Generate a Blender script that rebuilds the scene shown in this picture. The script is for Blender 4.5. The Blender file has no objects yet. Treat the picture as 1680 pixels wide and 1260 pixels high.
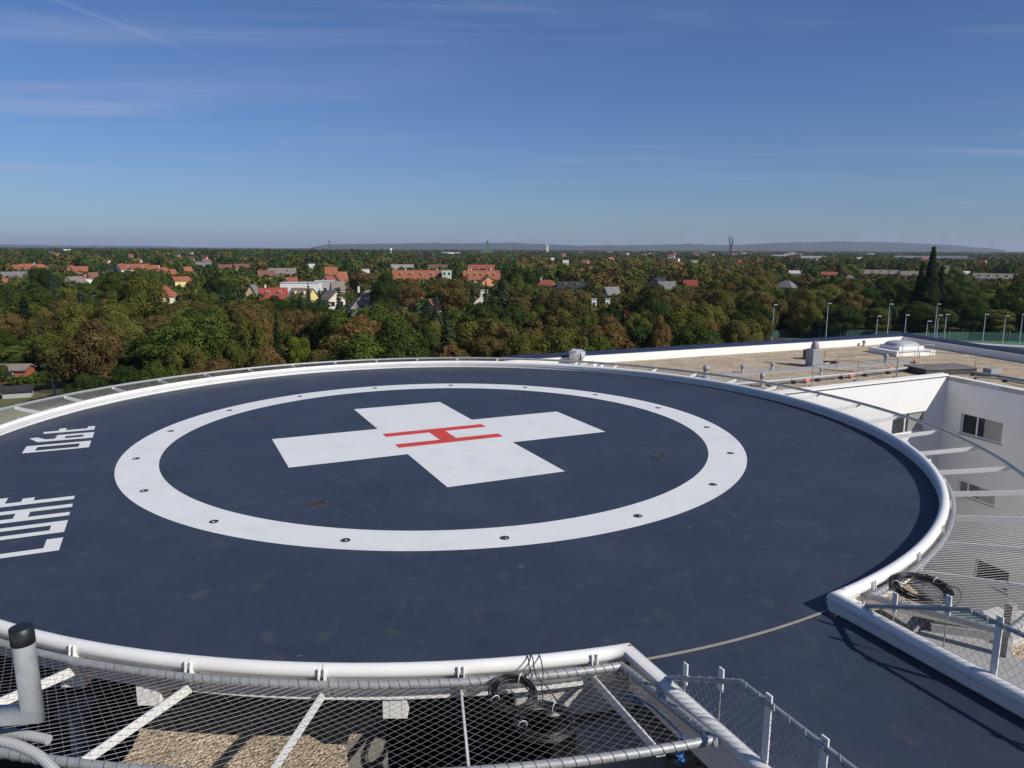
import bpy, bmesh, math, random
import numpy as np
from mathutils import Vector, Matrix
from mathutils.geometry import tessellate_polygon
R = math.radians
S = bpy.context.scene
COL = S.collection
random.seed(7)
RNG = np.random.default_rng(11)

# ------------------------------------------------------------------ camera
F, PITCH, ROLL, EYE = 1230.06, 0.17931, 0.004962, 5.284
CX, CY = -1.977, 20.846                       # centre of the landing deck, deck surface is z = 0
G = -16.5                                     # ground level
cam_d = bpy.data.cameras.new('camera'); cam = bpy.data.objects.new('camera', cam_d); COL.objects.link(cam)
cam_d.sensor_width = 36.0; cam_d.lens = F/1680*36.0; cam_d.clip_start = 0.1; cam_d.clip_end = 60000
cam.matrix_world = Matrix.Translation((0, 0, EYE)) @ Matrix.Rotation(math.pi/2-PITCH, 4, 'X') @ Matrix.Rotation(ROLL, 4, 'Z')
S.camera = cam

# ------------------------------------------------------------------ light
SUN_AZ = math.atan2(.815, -.58)                # clockwise from +Y
SUN_EL = R(36.5)
W = bpy.data.worlds.new('World'); S.world = W; W.use_nodes = True
nt = W.node_tree; nt.nodes.clear()
N = lambda t: nt.nodes.new(t)
L = lambda a, b: nt.links.new(a, b)
wo = N('ShaderNodeOutputWorld'); bg = N('ShaderNodeBackground'); L(bg.outputs[0], wo.inputs[0])
sky = N('ShaderNodeTexSky'); sky.sky_type = 'NISHITA'; sky.sun_disc = False
sky.sun_elevation = SUN_EL; sky.sun_rotation = SUN_AZ
sky.altitude = 200; sky.air_density = 1.0; sky.dust_density = 0.4; sky.ozone_density = 3.2
bg.inputs[1].default_value = 0.070
tc = N('ShaderNodeTexCoord'); sp = N('ShaderNodeSeparateXYZ'); L(tc.outputs['Generated'], sp.inputs[0])
def M_(op, a, b=None, c=None):
    m = N('ShaderNodeMath'); m.operation = op
    for i, v in enumerate((a, b, c)):
        if v is None: continue
        if isinstance(v, (int, float)): m.inputs[i].default_value = v
        else: L(v, m.inputs[i])
    return m.outputs[0]
zc = M_('MAXIMUM', sp.outputs[2], 0.02)
ux = M_('DIVIDE', sp.outputs[0], zc); uy = M_('DIVIDE', sp.outputs[1], zc)
cb = N('ShaderNodeCombineXYZ'); L(ux, cb.inputs[0]); L(uy, cb.inputs[1])
def cloud(scale, rot, sx, sy, lo, hi, detail, seed):
    mp = N('ShaderNodeMapping'); mp.inputs['Rotation'].default_value = (0, 0, R(rot)); mp.inputs['Scale'].default_value = (sx, sy, 1)
    mp.inputs['Location'].default_value = (seed, seed*.7, 0)
    L(cb.outputs[0], mp.inputs[0])
    n = N('ShaderNodeTexNoise'); n.inputs['Scale'].default_value = scale; n.inputs['Detail'].default_value = detail; n.inputs['Roughness'].default_value = .6
    n.inputs['Distortion'].default_value = .6
    L(mp.outputs[0], n.inputs['Vector'])
    mr = N('ShaderNodeMapRange'); mr.interpolation_type = 'SMOOTHSTEP'; mr.inputs[1].default_value = lo; mr.inputs[2].default_value = hi
    L(n.outputs['Fac'], mr.inputs[0]); return mr.outputs[0]
c1 = cloud(1.0, -12, .35, 1.0, .40, .85, 9, 3.1)
c2 = cloud(.32, 20, .7, 1.0, .36, .70, 4, 8.3)
cf = M_('MULTIPLY', c1, c2)
# contrail: a thin soft streak across the high sky
ax, ay, bx_, by_ = -1.898, 3.331, -1.700, 4.098
dl = math.hypot(bx_-ax, by_-ay); dx, dy = (bx_-ax)/dl, (by_-ay)/dl
dist = M_('ABSOLUTE', M_('ADD', M_('MULTIPLY', M_('SUBTRACT', ux, ax), -dy), M_('MULTIPLY', M_('SUBTRACT', uy, ay), dx)))
along = M_('ADD', M_('MULTIPLY', M_('SUBTRACT', ux, ax), dx), M_('MULTIPLY', M_('SUBTRACT', uy, ay), dy))
tr = N('ShaderNodeMapRange'); tr.interpolation_type = 'SMOOTHSTEP'; tr.inputs[1].default_value = .045; tr.inputs[2].default_value = .0; tr.inputs[3].default_value = 0; tr.inputs[4].default_value = .16
L(dist, tr.inputs[0])
te = N('ShaderNodeMapRange'); te.interpolation_type = 'SMOOTHSTEP'; te.inputs[1].default_value = 1.6; te.inputs[2].default_value = .2; L(along, te.inputs[0])
tf = M_('MULTIPLY', tr.outputs[0], te.outputs[0])
cl = M_('MINIMUM', M_('ADD', M_('MULTIPLY', cf, .60), tf), .8)
mx = N('ShaderNodeMix'); mx.data_type = 'RGBA'; L(cl, mx.inputs[0]); L(sky.outputs[0], mx.inputs[6]); mx.inputs[7].default_value = (8.6, 7.4, 7.4, 1)
tint = N('ShaderNodeMix'); tint.data_type = 'RGBA'; tint.blend_type = 'MULTIPLY'; tint.inputs[0].default_value = 1; L(mx.outputs[2], tint.inputs[6]); tint.inputs[7].default_value = (.64, .83, 1.20, 1)
L(tint.outputs[2], bg.inputs[0])

sd = bpy.data.lights.new('sun', 'SUN'); sun = bpy.data.objects.new('sun', sd); COL.objects.link(sun)
sd.energy = 4.7; sd.angle = R(.53); sd.color = (1.0, .95, .87)
sv = Vector((math.sin(SUN_AZ)*math.cos(SUN_EL), math.cos(SUN_AZ)*math.cos(SUN_EL), math.sin(SUN_EL)))
sun.rotation_euler = sv.to_track_quat('Z', 'Y').to_euler(); sun.location = sv*200

S.view_settings.view_transform = 'Standard'; S.view_settings.look = 'None'
S.view_settings.exposure = -0.03; S.view_settings.gamma = 1.0; S.view_settings.use_curve_mapping = False
S.render.engine = 'CYCLES'
S.cycles.max_bounces = 6; S.cycles.transparent_max_bounces = 8

# ------------------------------------------------------------------ helpers
def ray(px, py):
    x = (px-840)/F; y = -(py-630)/F
    c, s = math.cos(ROLL), math.sin(ROLL); x, y = c*x-s*y, s*x+c*y
    return (x, math.cos(PITCH)+y*math.sin(PITCH), -math.sin(PITCH)+y*math.cos(PITCH))
def un(px, py, z=0.):                          # a picture direction met with a level plane
    d = ray(px, py); t = (z-EYE)/d[2]; return (d[0]*t, d[1]*t)
def proj(X, Y, Z):
    Z = Z-EYE; y = Y*math.sin(PITCH)+Z*math.cos(PITCH); w = Y*math.cos(PITCH)-Z*math.sin(PITCH)
    x = X/w; y = y/w; c, s = math.cos(ROLL), -math.sin(ROLL); x, y = c*x-s*y, s*x+c*y
    return 840+F*x, 630-F*y, w

class MB:
    def __init__(s): s.v = []; s.f = []; s.sm = []
    def add(s, vs, fs, smooth=False):
        o = len(s.v); s.v += [tuple(p) for p in vs]; s.f += [tuple(i+o for i in f) for f in fs]; s.sm += [smooth]*len(fs); return s
    def box(s, c, d, rz=0, M=None):
        hx, hy, hz = d[0]/2, d[1]/2, d[2]/2
        vs = [Vector((x, y, z)) for x in (-hx, hx) for y in (-hy, hy) for z in (-hz, hz)]
        m = Matrix.Translation(c) @ Matrix.Rotation(rz, 4, 'Z')
        if M is not None: m = Matrix.Translation(c) @ M
        return s.add([m @ v for v in vs], [(0, 1, 3, 2), (4, 6, 7, 5), (0, 4, 5, 1), (2, 3, 7, 6), (0, 2, 6, 4), (1, 5, 7, 3)])
    def prism(s, poly, z0, z1):
        n = len(poly); vs = [(p[0], p[1], z0) for p in poly]+[(p[0], p[1], z1) for p in poly]
        fs = [(i, (i+1) % n, n+(i+1) % n, n+i) for i in range(n)]
        t = tessellate_polygon([[Vector((p[0], p[1], 0)) for p in poly]])
        for a in t:
            a = tuple(a); q = [poly[i] for i in a]
            cr = (q[1][0]-q[0][0])*(q[2][1]-q[0][1])-(q[1][1]-q[0][1])*(q[2][0]-q[0][0])
            if cr < 0: a = a[::-1]
            fs.append(tuple(i+n for i in a)); fs.append(a[::-1])
        return s.add(vs, fs)
    def tube(s, pts, r, n=8, cap=True, smooth=True):
        pts = [Vector(p) for p in pts]; m = len(pts); rr = r if isinstance(r, (list, tuple)) else [r]*m
        up = None; vs = []
        for i, p in enumerate(pts):
            if i == 0: t = pts[1]-p
            elif i == m-1: t = p-pts[i-1]
            else: t = (pts[i+1]-p).normalized()+(p-pts[i-1]).normalized()
            if t.length < 1e-9: t = Vector((0, 0, 1))
            t.normalize()
            if up is None:
                up = Vector((0, 0, 1)) if abs(t.z) < .9 else Vector((1, 0, 0))
            up = (up-t*up.dot(t))
            if up.length < 1e-6: up = t.orthogonal()
            up.normalize(); sd_ = t.cross(up)
            for k in range(n):
                a = 2*math.pi*k/n; vs.append(p+(up*math.cos(a)+sd_*math.sin(a))*rr[i])
        fs = []
        for i in range(m-1):
            for k in range(n):
                fs.append((i*n+k, (i+1)*n+k, (i+1)*n+(k+1) % n, i*n+(k+1) % n))
        s.add(vs, fs, smooth)
        if cap:
            s.add(vs[:n], [tuple(range(n))]); s.add(vs[-n:], [tuple(range(n-1, -1, -1))])
        return s
    def sweep(s, path, prof, smooth=False, cap=True, closed=True):
        # path: level polyline (x,y); prof: (outward, z) points; outward is to the right of travel
        P = [Vector((p[0], p[1])) for p in path]; m = len(P); n = len(prof); vs = []
        for i, p in enumerate(P):
            a = (p-P[i-1]).normalized() if i > 0 else (P[1]-p).normalized()
            b = (P[i+1]-p).normalized() if i < m-1 else a
            t = (a+b).normalized(); side = Vector((t.y, -t.x)); k = 1/max(.3, t.dot(a))
            for (u, z) in prof: q = p+side*u*k; vs.append((q.x, q.y, z))
        fs = []; rng = range(n) if closed else range(n-1)
        for i in range(m-1):
            for k in rng: fs.append((i*n+k, i*n+(k+1) % n, (i+1)*n+(k+1) % n, (i+1)*n+k))
        s.add(vs, fs, smooth)
        if cap and closed:
            s.add(vs[:n], [tuple(range(n-1, -1, -1))]); s.add(vs[-n:], [tuple(range(n))])
        return s
    def lathe(s, prof, c=(0, 0, 0), n=20, smooth=True):
        vs = [(c[0]+r*math.cos(2*math.pi*k/n), c[1]+r*math.sin(2*math.pi*k/n), c[2]+z) for (r, z) in prof for k in range(n)]
        fs = [(i*n+k, i*n+(k+1) % n, (i+1)*n+(k+1) % n, (i+1)*n+k) for i in range(len(prof)-1) for k in range(n)]
        return s.add(vs, fs, smooth)
    def build(s, name, m, parent=None, bevel=0):
        me = bpy.data.meshes.new(name); me.from_pydata(s.v, [], s.f); me.update()
        bmm = bmesh.new(); bmm.from_mesh(me); bmesh.ops.recalc_face_normals(bmm, faces=bmm.faces[:]); bmm.to_mesh(me); bmm.free()
        me.polygons.foreach_set('use_smooth', s.sm)
        me.materials.append(m)
        o = bpy.data.objects.new(name, me); COL.objects.link(o)
        if parent: o.parent = parent
        if bevel:
            b = o.modifiers.new('bevel', 'BEVEL'); b.width = bevel; b.segments = 2; b.limit_method = 'ANGLE'
        return o
def circ(cu, cz, r, n=12): return [(cu+r*math.cos(2*math.pi*k/n), cz+r*math.sin(2*math.pi*k/n)) for k in range(n)]
def arc(r, a0, a1, n):                         # degrees, round the deck centre
    return [(CX+r*math.cos(R(a0+(a1-a0)*i/n)), CY+r*math.sin(R(a0+(a1-a0)*i/n))) for i in range(n+1)]
def tag(o, label, cat, group=None, kind=None):
    if label: o['label'] = label
    if cat: o['category'] = cat
    if group: o['group'] = group
    if kind: o['kind'] = kind
    return o
def thing(name, label, cat, loc=(0, 0, 0), rz=0, group=None):
    o = bpy.data.objects.new(name, None); COL.objects.link(o); o.location = loc; o.rotation_euler = (0, 0, rz); o.empty_display_size = .2
    return tag(o, label, cat, group)
def struct(o): o['kind'] = 'structure'; return o
def dup(root, loc, rz=None, label=None, scale=None):
    r = root.copy(); COL.objects.link(r); r.location = loc
    if rz is not None: r.rotation_euler = (0, 0, rz)
    if scale is not None: r.scale = scale
    if label: r['label'] = label
    for ch in list(root.children):
        c = ch.copy(); COL.objects.link(c); c.parent = r
        for g in list(ch.children):
            d = g.copy(); COL.objects.link(d); d.parent = c
    return r

# ------------------------------------------------------------------ materials
def mat(name, col, rough=.6, metal=0., var=.12, scale=3., bump=0., bscale=40., spec=.5, stretch=(1, 1, 1), col2=None, lo=.4, hi=.65):
    m = bpy.data.materials.new(name); m.use_nodes = True; t = m.node_tree; b = t.nodes['Principled BSDF']
    b.inputs['Roughness'].default_value = rough; b.inputs['Metallic'].default_value = metal
    b.inputs['Specular IOR Level'].default_value = spec
    tcn = t.nodes.new('ShaderNodeTexCoord'); mp = t.nodes.new('ShaderNodeMapping'); mp.inputs['Scale'].default_value = stretch
    t.links.new(tcn.outputs['Object'], mp.inputs[0])
    n = t.nodes.new('ShaderNodeTexNoise'); n.inputs['Scale'].default_value = scale; n.inputs['Detail'].default_value = 6; n.inputs['Roughness'].default_value = .65
    t.links.new(mp.outputs[0], n.inputs['Vector'])
    r = t.nodes.new('ShaderNodeMapRange'); r.inputs[1].default_value = lo if col2 else .25; r.inputs[2].default_value = hi if col2 else .75
    t.links.new(n.outputs['Fac'], r.inputs[0])
    x = t.nodes.new('ShaderNodeMix'); x.data_type = 'RGBA'; t.links.new(r.outputs[0], x.inputs[0])
    if col2: a, c = col, col2
    else: a = [k*(1-var) for k in col]; c = [min(1, k*(1+var)) for k in col]
    x.inputs[6].default_value = (*a, 1); x.inputs[7].default_value = (*c, 1)
    t.links.new(x.outputs[2], b.inputs['Base Color'])
    if bump:
        n2 = t.nodes.new('ShaderNodeTexNoise'); n2.inputs['Scale'].default_value = bscale; n2.inputs['Detail'].default_value = 3
        t.links.new(tcn.outputs['Object'], n2.inputs['Vector'])
        bp = t.nodes.new('ShaderNodeBump'); bp.inputs['Strength'].default_value = bump; bp.inputs['Distance'].default_value = .02
        t.links.new(n2.outputs['Fac'], bp.inputs['Height']); t.links.new(bp.outputs[0], b.inputs['Normal'])
    m['mix'] = x.name
    return m

def weather(m, layers):                        # lay noise-shaped stains over a material's colour
    t = m.node_tree; b = t.nodes['Principled BSDF']; cur = t.nodes[m['mix']].outputs[2]; tcn = t.nodes.new('ShaderNodeTexCoord')
    for (sc, det, lo, hi, amt, col, st) in layers:
        mp = t.nodes.new('ShaderNodeMapping'); mp.inputs['Scale'].default_value = st; t.links.new(tcn.outputs['Object'], mp.inputs[0])
        n = t.nodes.new('ShaderNodeTexNoise'); n.inputs['Scale'].default_value = sc; n.inputs['Detail'].default_value = det; n.inputs['Roughness'].default_value = .65; t.links.new(mp.outputs[0], n.inputs['Vector'])
        r = t.nodes.new('ShaderNodeMapRange'); r.inputs[1].default_value = lo; r.inputs[2].default_value = hi; r.inputs[4].default_value = amt; t.links.new(n.outputs['Fac'], r.inputs[0])
        k = t.nodes.new('ShaderNodeMix'); k.data_type = 'RGBA'; t.links.new(r.outputs[0], k.inputs[0]); t.links.new(cur, k.inputs[6]); k.inputs[7].default_value = (*col, 1); cur = k.outputs[2]
    t.links.new(cur, b.inputs['Base Color']); return m
def deck_material():
    m = mat('deck_coating', (.031, .0415, .067), rough=.55, spec=.42, var=.22, scale=.45, stretch=(1, 1, 1), bump=.25, bscale=160)
    t = m.node_tree; b = t.nodes['Principled BSDF']; x = t.nodes[m['mix']]
    tcn = t.nodes.new('ShaderNodeTexCoord')
    def noise(sc, det, lo, hi, out0, out1, st=(1, 1, 1)):
        mp = t.nodes.new('ShaderNodeMapping'); mp.inputs['Scale'].default_value = st; t.links.new(tcn.outputs['Object'], mp.inputs[0])
        n = t.nodes.new('ShaderNodeTexNoise'); n.inputs['Scale'].default_value = sc; n.inputs['Detail'].default_value = det; t.links.new(mp.outputs[0], n.inputs['Vector'])
        r = t.nodes.new('ShaderNodeMapRange'); r.inputs[1].default_value = lo; r.inputs[2].default_value = hi; r.inputs[3].default_value = out0; r.inputs[4].default_value = out1
        t.links.new(n.outputs['Fac'], r.inputs[0]); return r.outputs[0]
    cur = x.outputs[2]
    def over(fac, col):
        nonlocal cur
        k = t.nodes.new('ShaderNodeMix'); k.data_type = 'RGBA'; t.links.new(fac, k.inputs[0]); t.links.new(cur, k.inputs[6]); k.inputs[7].default_value = (*col, 1); cur = k.outputs[2]
    over(noise(55, 4, .52, .72, 0, .5), (.062, .076, .115))            # coarse grit
    over(noise(75, 3, .55, .7, 0, .6), (.018, .022, .04))
    over(noise(.45, 7, .48, .74, 0, .30), (.056, .062, .076))
    over(noise(5, 8, .52, .70, 0, .4, (1, .55, 1)), (.052, .060, .082))
    over(noise(3.1, 8, .52, .68, 0, .45, (.5, 1, 1)), (.024, .030, .046))            # grey brown wear
    over(noise(2.6, 5, .60, .74, 0, .35, (1, .7, 1)), (.11, .098, .08))          # dusty patches
    over(noise(11, 5, .71, .76, 0, .55, (.35, 1, 1)), (.22, .23, .25))            # scuffs
    over(noise(40, 2, .74, .77, 0, .7), (.3, .3, .32))
    over(noise(1.7, 9, .64, .74, 0, .10, (3, .25, 1)), (.16, .165, .18))                # pale flecks
    t.links.new(cur, b.inputs['Base Color'])
    return m
def gravel_material(name, cols, cell):
    m = bpy.data.materials.new(name); m.use_nodes = True; t = m.node_tree; b = t.nodes['Principled BSDF']; b.inputs['Roughness'].default_value = .9
    b.inputs['Specular IOR Level'].default_value = .2
    tcn = t.nodes.new('ShaderNodeTexCoord')
    v = t.nodes.new('ShaderNodeTexVoronoi'); v.inputs['Scale'].default_value = cell; t.links.new(tcn.outputs['Object'], v.inputs['Vector'])
    sx = t.nodes.new('ShaderNodeSeparateColor'); t.links.new(v.outputs['Color'], sx.inputs[0])
    cr = t.nodes.new('ShaderNodeValToRGB'); e = cr.color_ramp.elements
    e[0].position = 0; e[0].color = (*cols[0], 1); e[1].position = 1; e[1].color = (*cols[-1], 1)
    for i, c in enumerate(cols[1:-1]): k = e.new((i+1)/(len(cols)-1)); k.color = (*c, 1)
    t.links.new(sx.outputs[0], cr.inputs[0])
    n = t.nodes.new('ShaderNodeTexNoise'); n.inputs['Scale'].default_value = .9; n.inputs['Detail'].default_value = 7; t.links.new(tcn.outputs['Object'], n.inputs['Vector'])
    r = t.nodes.new('ShaderNodeMapRange'); r.inputs[1].default_value = .3; r.inputs[2].default_value = .7; r.inputs[3].default_value = .80; r.inputs[4].default_value = 1.15; t.links.new(n.outputs['Fac'], r.inputs[0])
    x = t.nodes.new('ShaderNodeMix'); x.data_type = 'RGBA'; x.blend_type = 'MULTIPLY'; x.inputs[0].default_value = 1; t.links.new(cr.outputs[0], x.inputs[6]); t.links.new(r.outputs[0], x.inputs[7])
    t.links.new(x.outputs[2], b.inputs['Base Color']); m['mix'] = x.name
    bp = t.nodes.new('ShaderNodeBump'); bp.inputs['Strength'].default_value = 1; bp.inputs['Distance'].default_value = .03; bp.invert = True
    t.links.new(v.outputs['Distance'], bp.inputs['Height']); t.links.new(bp.outputs[0], b.inputs['Normal'])
    return m
def leaf_material(name, cols, rough=.6, trans=.30):
    m = bpy.data.materials.new(name); m.use_nodes = True; t = m.node_tree; t.nodes.remove(t.nodes['Principled BSDF']); out = t.nodes['Material Output']
    g = t.nodes.new('ShaderNodeNewGeometry'); oi = t.nodes.new('ShaderNodeObjectInfo')
    n = t.nodes.new('ShaderNodeTexNoise'); n.inputs['Scale'].default_value = .45; n.inputs['Detail'].default_value = 5; n.inputs['Roughness'].default_value = .7
    t.links.new(g.outputs['Position'], n.inputs['Vector'])
    ad = t.nodes.new('ShaderNodeMath'); ad.operation = 'MULTIPLY_ADD'; ad.inputs[1].default_value = .28; t.links.new(oi.outputs['Random'], ad.inputs[0]); t.links.new(n.outputs['Fac'], ad.inputs[2])
    cr = t.nodes.new('ShaderNodeValToRGB'); e = cr.color_ramp.elements
    e[0].position = .42; e[0].color = (*cols[0], 1); e[1].position = .88; e[1].color = (*cols[-1], 1)
    for i, c in enumerate(cols[1:-1]): k = e.new(.42+.46*(i+1)/(len(cols)-1)); k.color = (*c, 1)
    t.links.new(ad.outputs[0], cr.inputs[0])
    d = t.nodes.new('ShaderNodeBsdfDiffuse'); tl = t.nodes.new('ShaderNodeBsdfTranslucent'); ms = t.nodes.new('ShaderNodeMixShader'); ms.inputs[0].default_value = trans
    t.links.new(cr.outputs[0], d.inputs[0]); t.links.new(cr.outputs[0], tl.inputs[0]); t.links.new(d.outputs[0], ms.inputs[1]); t.links.new(tl.outputs[0], ms.inputs[2])
    t.links.new(ms.outputs[0], out.inputs[0]); return m

MT = {}
MT['deck'] = deck_material()
MT['white_mark'] = mat('white_marking_paint', (.74, .74, .72), rough=.55, var=.045, scale=1.6, bump=.15, bscale=140)
MT['red_mark'] = mat('red_marking_paint', (.62, .055, .03), rough=.5, var=.06, scale=2)
MT['white_metal'] = mat('white_painted_metal', (.78, .77, .74), rough=.35, var=.05, scale=1.2)
MT['white_metal2'] = mat('white_flat_bar_paint', (.80, .79, .76), rough=.5, var=.06, scale=4)
MT['galv'] = mat('galvanised_steel', (.36, .37, .375), rough=.5, metal=.3, var=.22, scale=14)
MT['galv_light'] = mat('galvanised_pipe', (.36, .375, .37), rough=.5, metal=.2, var=.22, scale=16)
MT['wire'] = mat('net_wire', (.40, .40, .39), rough=.5, metal=.3, var=.05)
MT['wire_dark'] = mat('dark_net_wire', (.17, .17, .175), rough=.5, metal=.4, var=.1)  # darker net wire: one direction's shade put into the colour; lacing uses it too
MT['seam'] = mat('joint_sealant', (.30, .28, .23), rough=.8, var=.15, scale=6)
MT['black'] = mat('black_rubber', (.012, .012, .013), rough=.45, var=.2)
MT['cable'] = mat('black_cable', (.018, .017, .018), rough=.4, var=.2)
MT['dark_glass'] = mat('dark_glass', (.02, .025, .03), rough=.08, var=.2, spec=.8)
MT['render'] = mat('white_wall_render', (.79, .775, .745), rough=.85, var=.035, scale=.8, bump=.1, bscale=90)
MT['cream'] = mat('cream_coping', (.82, .80, .75), rough=.7, var=.05, scale=2)
MT['cap'] = mat('dark_blue_coping', (.022, .032, .07), rough=.5, var=.2, scale=1)
MT['gravel'] = gravel_material('roof_gravel', [(.16, .12, .075), (.56, .44, .30), (.38, .295, .19), (.72, .60, .45), (.48, .38, .255)], 23)
MT['paver'] = mat('grey_concrete_paver', (.34, .34, .33), rough=.9, var=.12, scale=1.5, bump=.2)
MT['concrete'] = mat('pale_concrete', (.50, .49, .45), rough=.9, var=.12, scale=1.2, bump=.2)
MT['timber'] = mat('weathered_timber', (.40, .33, .25), rough=.85, var=.25, scale=6, stretch=(1, 6, 6))
MT['strap'] = mat('blue_strap', (.04, .16, .42), rough=.55, var=.15)
MT['rust'] = mat('rust_stain', (.25, .09, .05), rough=.9, var=.4, scale=20)
MT['foil'] = mat('crumpled_silver_foil', (.72, .73, .75), rough=.3, metal=.6, var=.3, scale=5, bump=1, bscale=6)
MT['darkbox'] = mat('dark_grey_sheet', (.05, .052, .055), rough=.6, var=.2)
MT['hatch_top'] = mat('dusty_hatch_sheet', (.17, .16, .14), rough=.7, var=.25, scale=2)
MT['acgrey'] = mat('grey_unit_metal', (.30, .30, .31), rough=.5, var=.1)
MT['pinkcap'] = mat('mauve_vent_cap', (.30, .24, .25), rough=.5, var=.15)
MT['yellowbox'] = mat('ochre_sheet', (.25, .18, .05), rough=.6, var=.3)
MT['dome'] = mat('frosted_acrylic', (.42, .43, .45), rough=.45, var=.06)
MT['redmark2'] = mat('faded_red_plastic', (.75, .20, .15), rough=.5, var=.1)
MT['brick'] = mat('red_brick', (.36, .10, .055), rough=.9, var=.25, scale=4)
MT['wood_pole'] = mat('pole_wood', (.30, .27, .22), rough=.9, var=.2, scale=5)
MT['lamp_grey'] = mat('lamp_post_steel', (.42, .46, .48), rough=.5, metal=.3, var=.08)
MT['lamp_head'] = mat('white_lamp_head', (.85, .85, .85), rough=.2, var=.03)
MT['green_mesh'] = mat('green_windbreak', (.018, .062, .045), rough=.8, var=.25, scale=.6)
MT['court'] = mat('court_surface', (.06, .16, .10), rough=.9, var=.15)
MT['mast'] = mat('dark_mast_steel', (.06, .06, .065), rough=.6, var=.2)
MT['bark'] = mat('bark', (.10, .075, .05), rough=.95, var=.3, scale=4)
MT['asphalt'] = mat('asphalt', (.075, .078, .085), rough=.9, var=.15, scale=2)
MT['lawn'] = mat('dry_lawn', (.07, .085, .025), rough=.95, var=.3, scale=.3, col2=(.15, .13, .055))
MT['field'] = mat('stubble_field', (.30, .235, .12), rough=.95, var=.15, scale=.02)
MT['ground'] = mat('ground_cover', (.026, .034, .013), rough=.95, scale=.012, col2=(.07, .064, .03), lo=.35, hi=.7)
MT['hill'] = mat('wooded_hill', (.03, .045, .03), rough=.95, var=.3, scale=.004)
MT['pane'] = mat('window_glass', (.025, .03, .035), rough=.1, var=.3)
MT['blind'] = mat('grey_roller_blind', (.30, .30, .28), rough=.25, var=.1)
MT['frame'] = mat('white_window_frame', (.75, .75, .73), rough=.5, var=.04)
weather(MT['white_mark'], [(.9, 8, .50, .72, .30, (.55, .54, .51), (1, 1, 1)), (9, 6, .58, .72, .35, (.58, .57, .55), (1, .4, 1)), (60, 3, .66, .74, .45, (.40, .40, .42), (1, 1, 1))])
weather(MT['red_mark'], [(1.3, 8, .52, .72, .25, (.50, .10, .07), (1, 1, 1)), (50, 3, .66, .74, .4, (.66, .35, .30), (1, 1, 1))])
weather(MT['white_metal'], [(1.1, 8, .54, .74, .30, (.52, .50, .46), (1, 1, .35)), (24, 5, .66, .74, .5, (.42, .40, .36), (1, 1, .3))])
weather(MT['galv'], [(2.5, 7, .52, .72, .45, (.24, .25, .26), (1, 1, 1)), (45, 4, .62, .70, .4, (.52, .53, .53), (1, 1, 1))])
weather(MT['galv_light'], [(7, 7, .55, .70, .5, (.30, .315, .32), (1, 1, .6)), (60, 4, .66, .72, .6, (.70, .70, .69), (1, 1, 1))])
weather(MT['render'], [(.35, 8, .52, .74, .22, (.60, .58, .53), (1, 1, .35)), (2.2, 7, .60, .76, .18, (.56, .54, .50), (1, 1, .15))])
weather(MT['gravel'], [(.22, 8, .50, .68, .40, (.20, .165, .105), (1, 1, 1)), (1.4, 7, .58, .70, .35, (.15, .14, .085), (1, 1, 1))]) if 'mix' in MT['gravel'] else None
def wallm(n, c):
    if n not in MT: MT[n] = mat(n, c, rough=.85, var=.06, scale=.7)
    return MT[n]
def roofm(n, c):
    if n not in MT: MT[n] = weather(mat(n, c, rough=.8, var=.25, scale=1.3, stretch=(1, 1, 3)), [(.6, 7, .46, .70, .55, tuple(k*.5 for k in c), (1, 1, 1)), (5, 4, .55, .68, .45, tuple(min(.8, k*1.25+.02) for k in c), (1, 1, 4))])
    return MT[n]
KIND = {
 'dark':  ('dark green', [(0.024, 0.041, 0.012), (0.046, 0.073, 0.020), (0.081, 0.112, 0.030)]),
 'mid':   ('green', [(0.044, 0.066, 0.015), (0.078, 0.110, 0.023), (0.128, 0.159, 0.039)]),
 'olive': ('olive green', [(0.071, 0.078, 0.020), (0.122, 0.124, 0.029), (0.189, 0.176, 0.049)]),
 'rust':  ('rusty brown', [(0.085, 0.071, 0.027), (0.171, 0.112, 0.041), (0.262, 0.161, 0.063)]),
 'brown': ('brown tinged', [(0.061, 0.066, 0.020), (0.122, 0.102, 0.032), (0.189, 0.137, 0.049)]),
 'lime':  ('bright yellow green', [(0.085, 0.110, 0.017), (0.146, 0.183, 0.027), (0.232, 0.256, 0.043)]),
 'pale':  ('pale grey green', [(0.073, 0.088, 0.040), (0.122, 0.134, 0.061), (0.177, 0.183, 0.088)]),
 'fir':   ('dark needle', [(0.017, 0.030, 0.013), (0.032, 0.051, 0.021), (0.056, 0.081, 0.034)]),
 'spruce': ('blue green needle', [(0.034, 0.051, 0.034), (0.059, 0.081, 0.055), (0.098, 0.122, 0.085)]),
}
for k, (nm, cols) in KIND.items(): MT['leaf_'+k] = leaf_material('leaves_'+nm.replace(' ', '_'), cols)

# ------------------------------------------------------------------ the landing deck
A_L, A_R = -73.6, -57.3                        # the arc that is open to the walkway
A0, A1 = A_R, 360+A_L                          # kerb runs this way round
RD = 12.42
hp = thing('helipad', 'round dark blue landing deck with white ring, white cross and red H, kerbed in white', 'helipad', (0, 0, 0))
WD = Vector((.402, -.916)).normalized(); WN = Vector((-WD.y, WD.x))     # along and across the walkway
P_L = Vector((CX+RD*math.cos(R(A_L)), CY+RD*math.sin(R(A_L)))); P_R = Vector((CX+RD*math.cos(R(A_R)), CY+RD*math.sin(R(A_R))))
WLEN = 9.3
m = MB()
ring = arc(RD, 0, 360, 180)[:-1]
m.prism(ring, -.12, 0); m.build('deck_surface', MT['deck'], hp)
a_seam = [p for p in arc(RD+.003, A_R, A_L, 14)]
wk_poly = [tuple(P_L+WD*WLEN), tuple(P_R+WD*(WLEN-1.2))]+[tuple(p) for p in a_seam]
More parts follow.
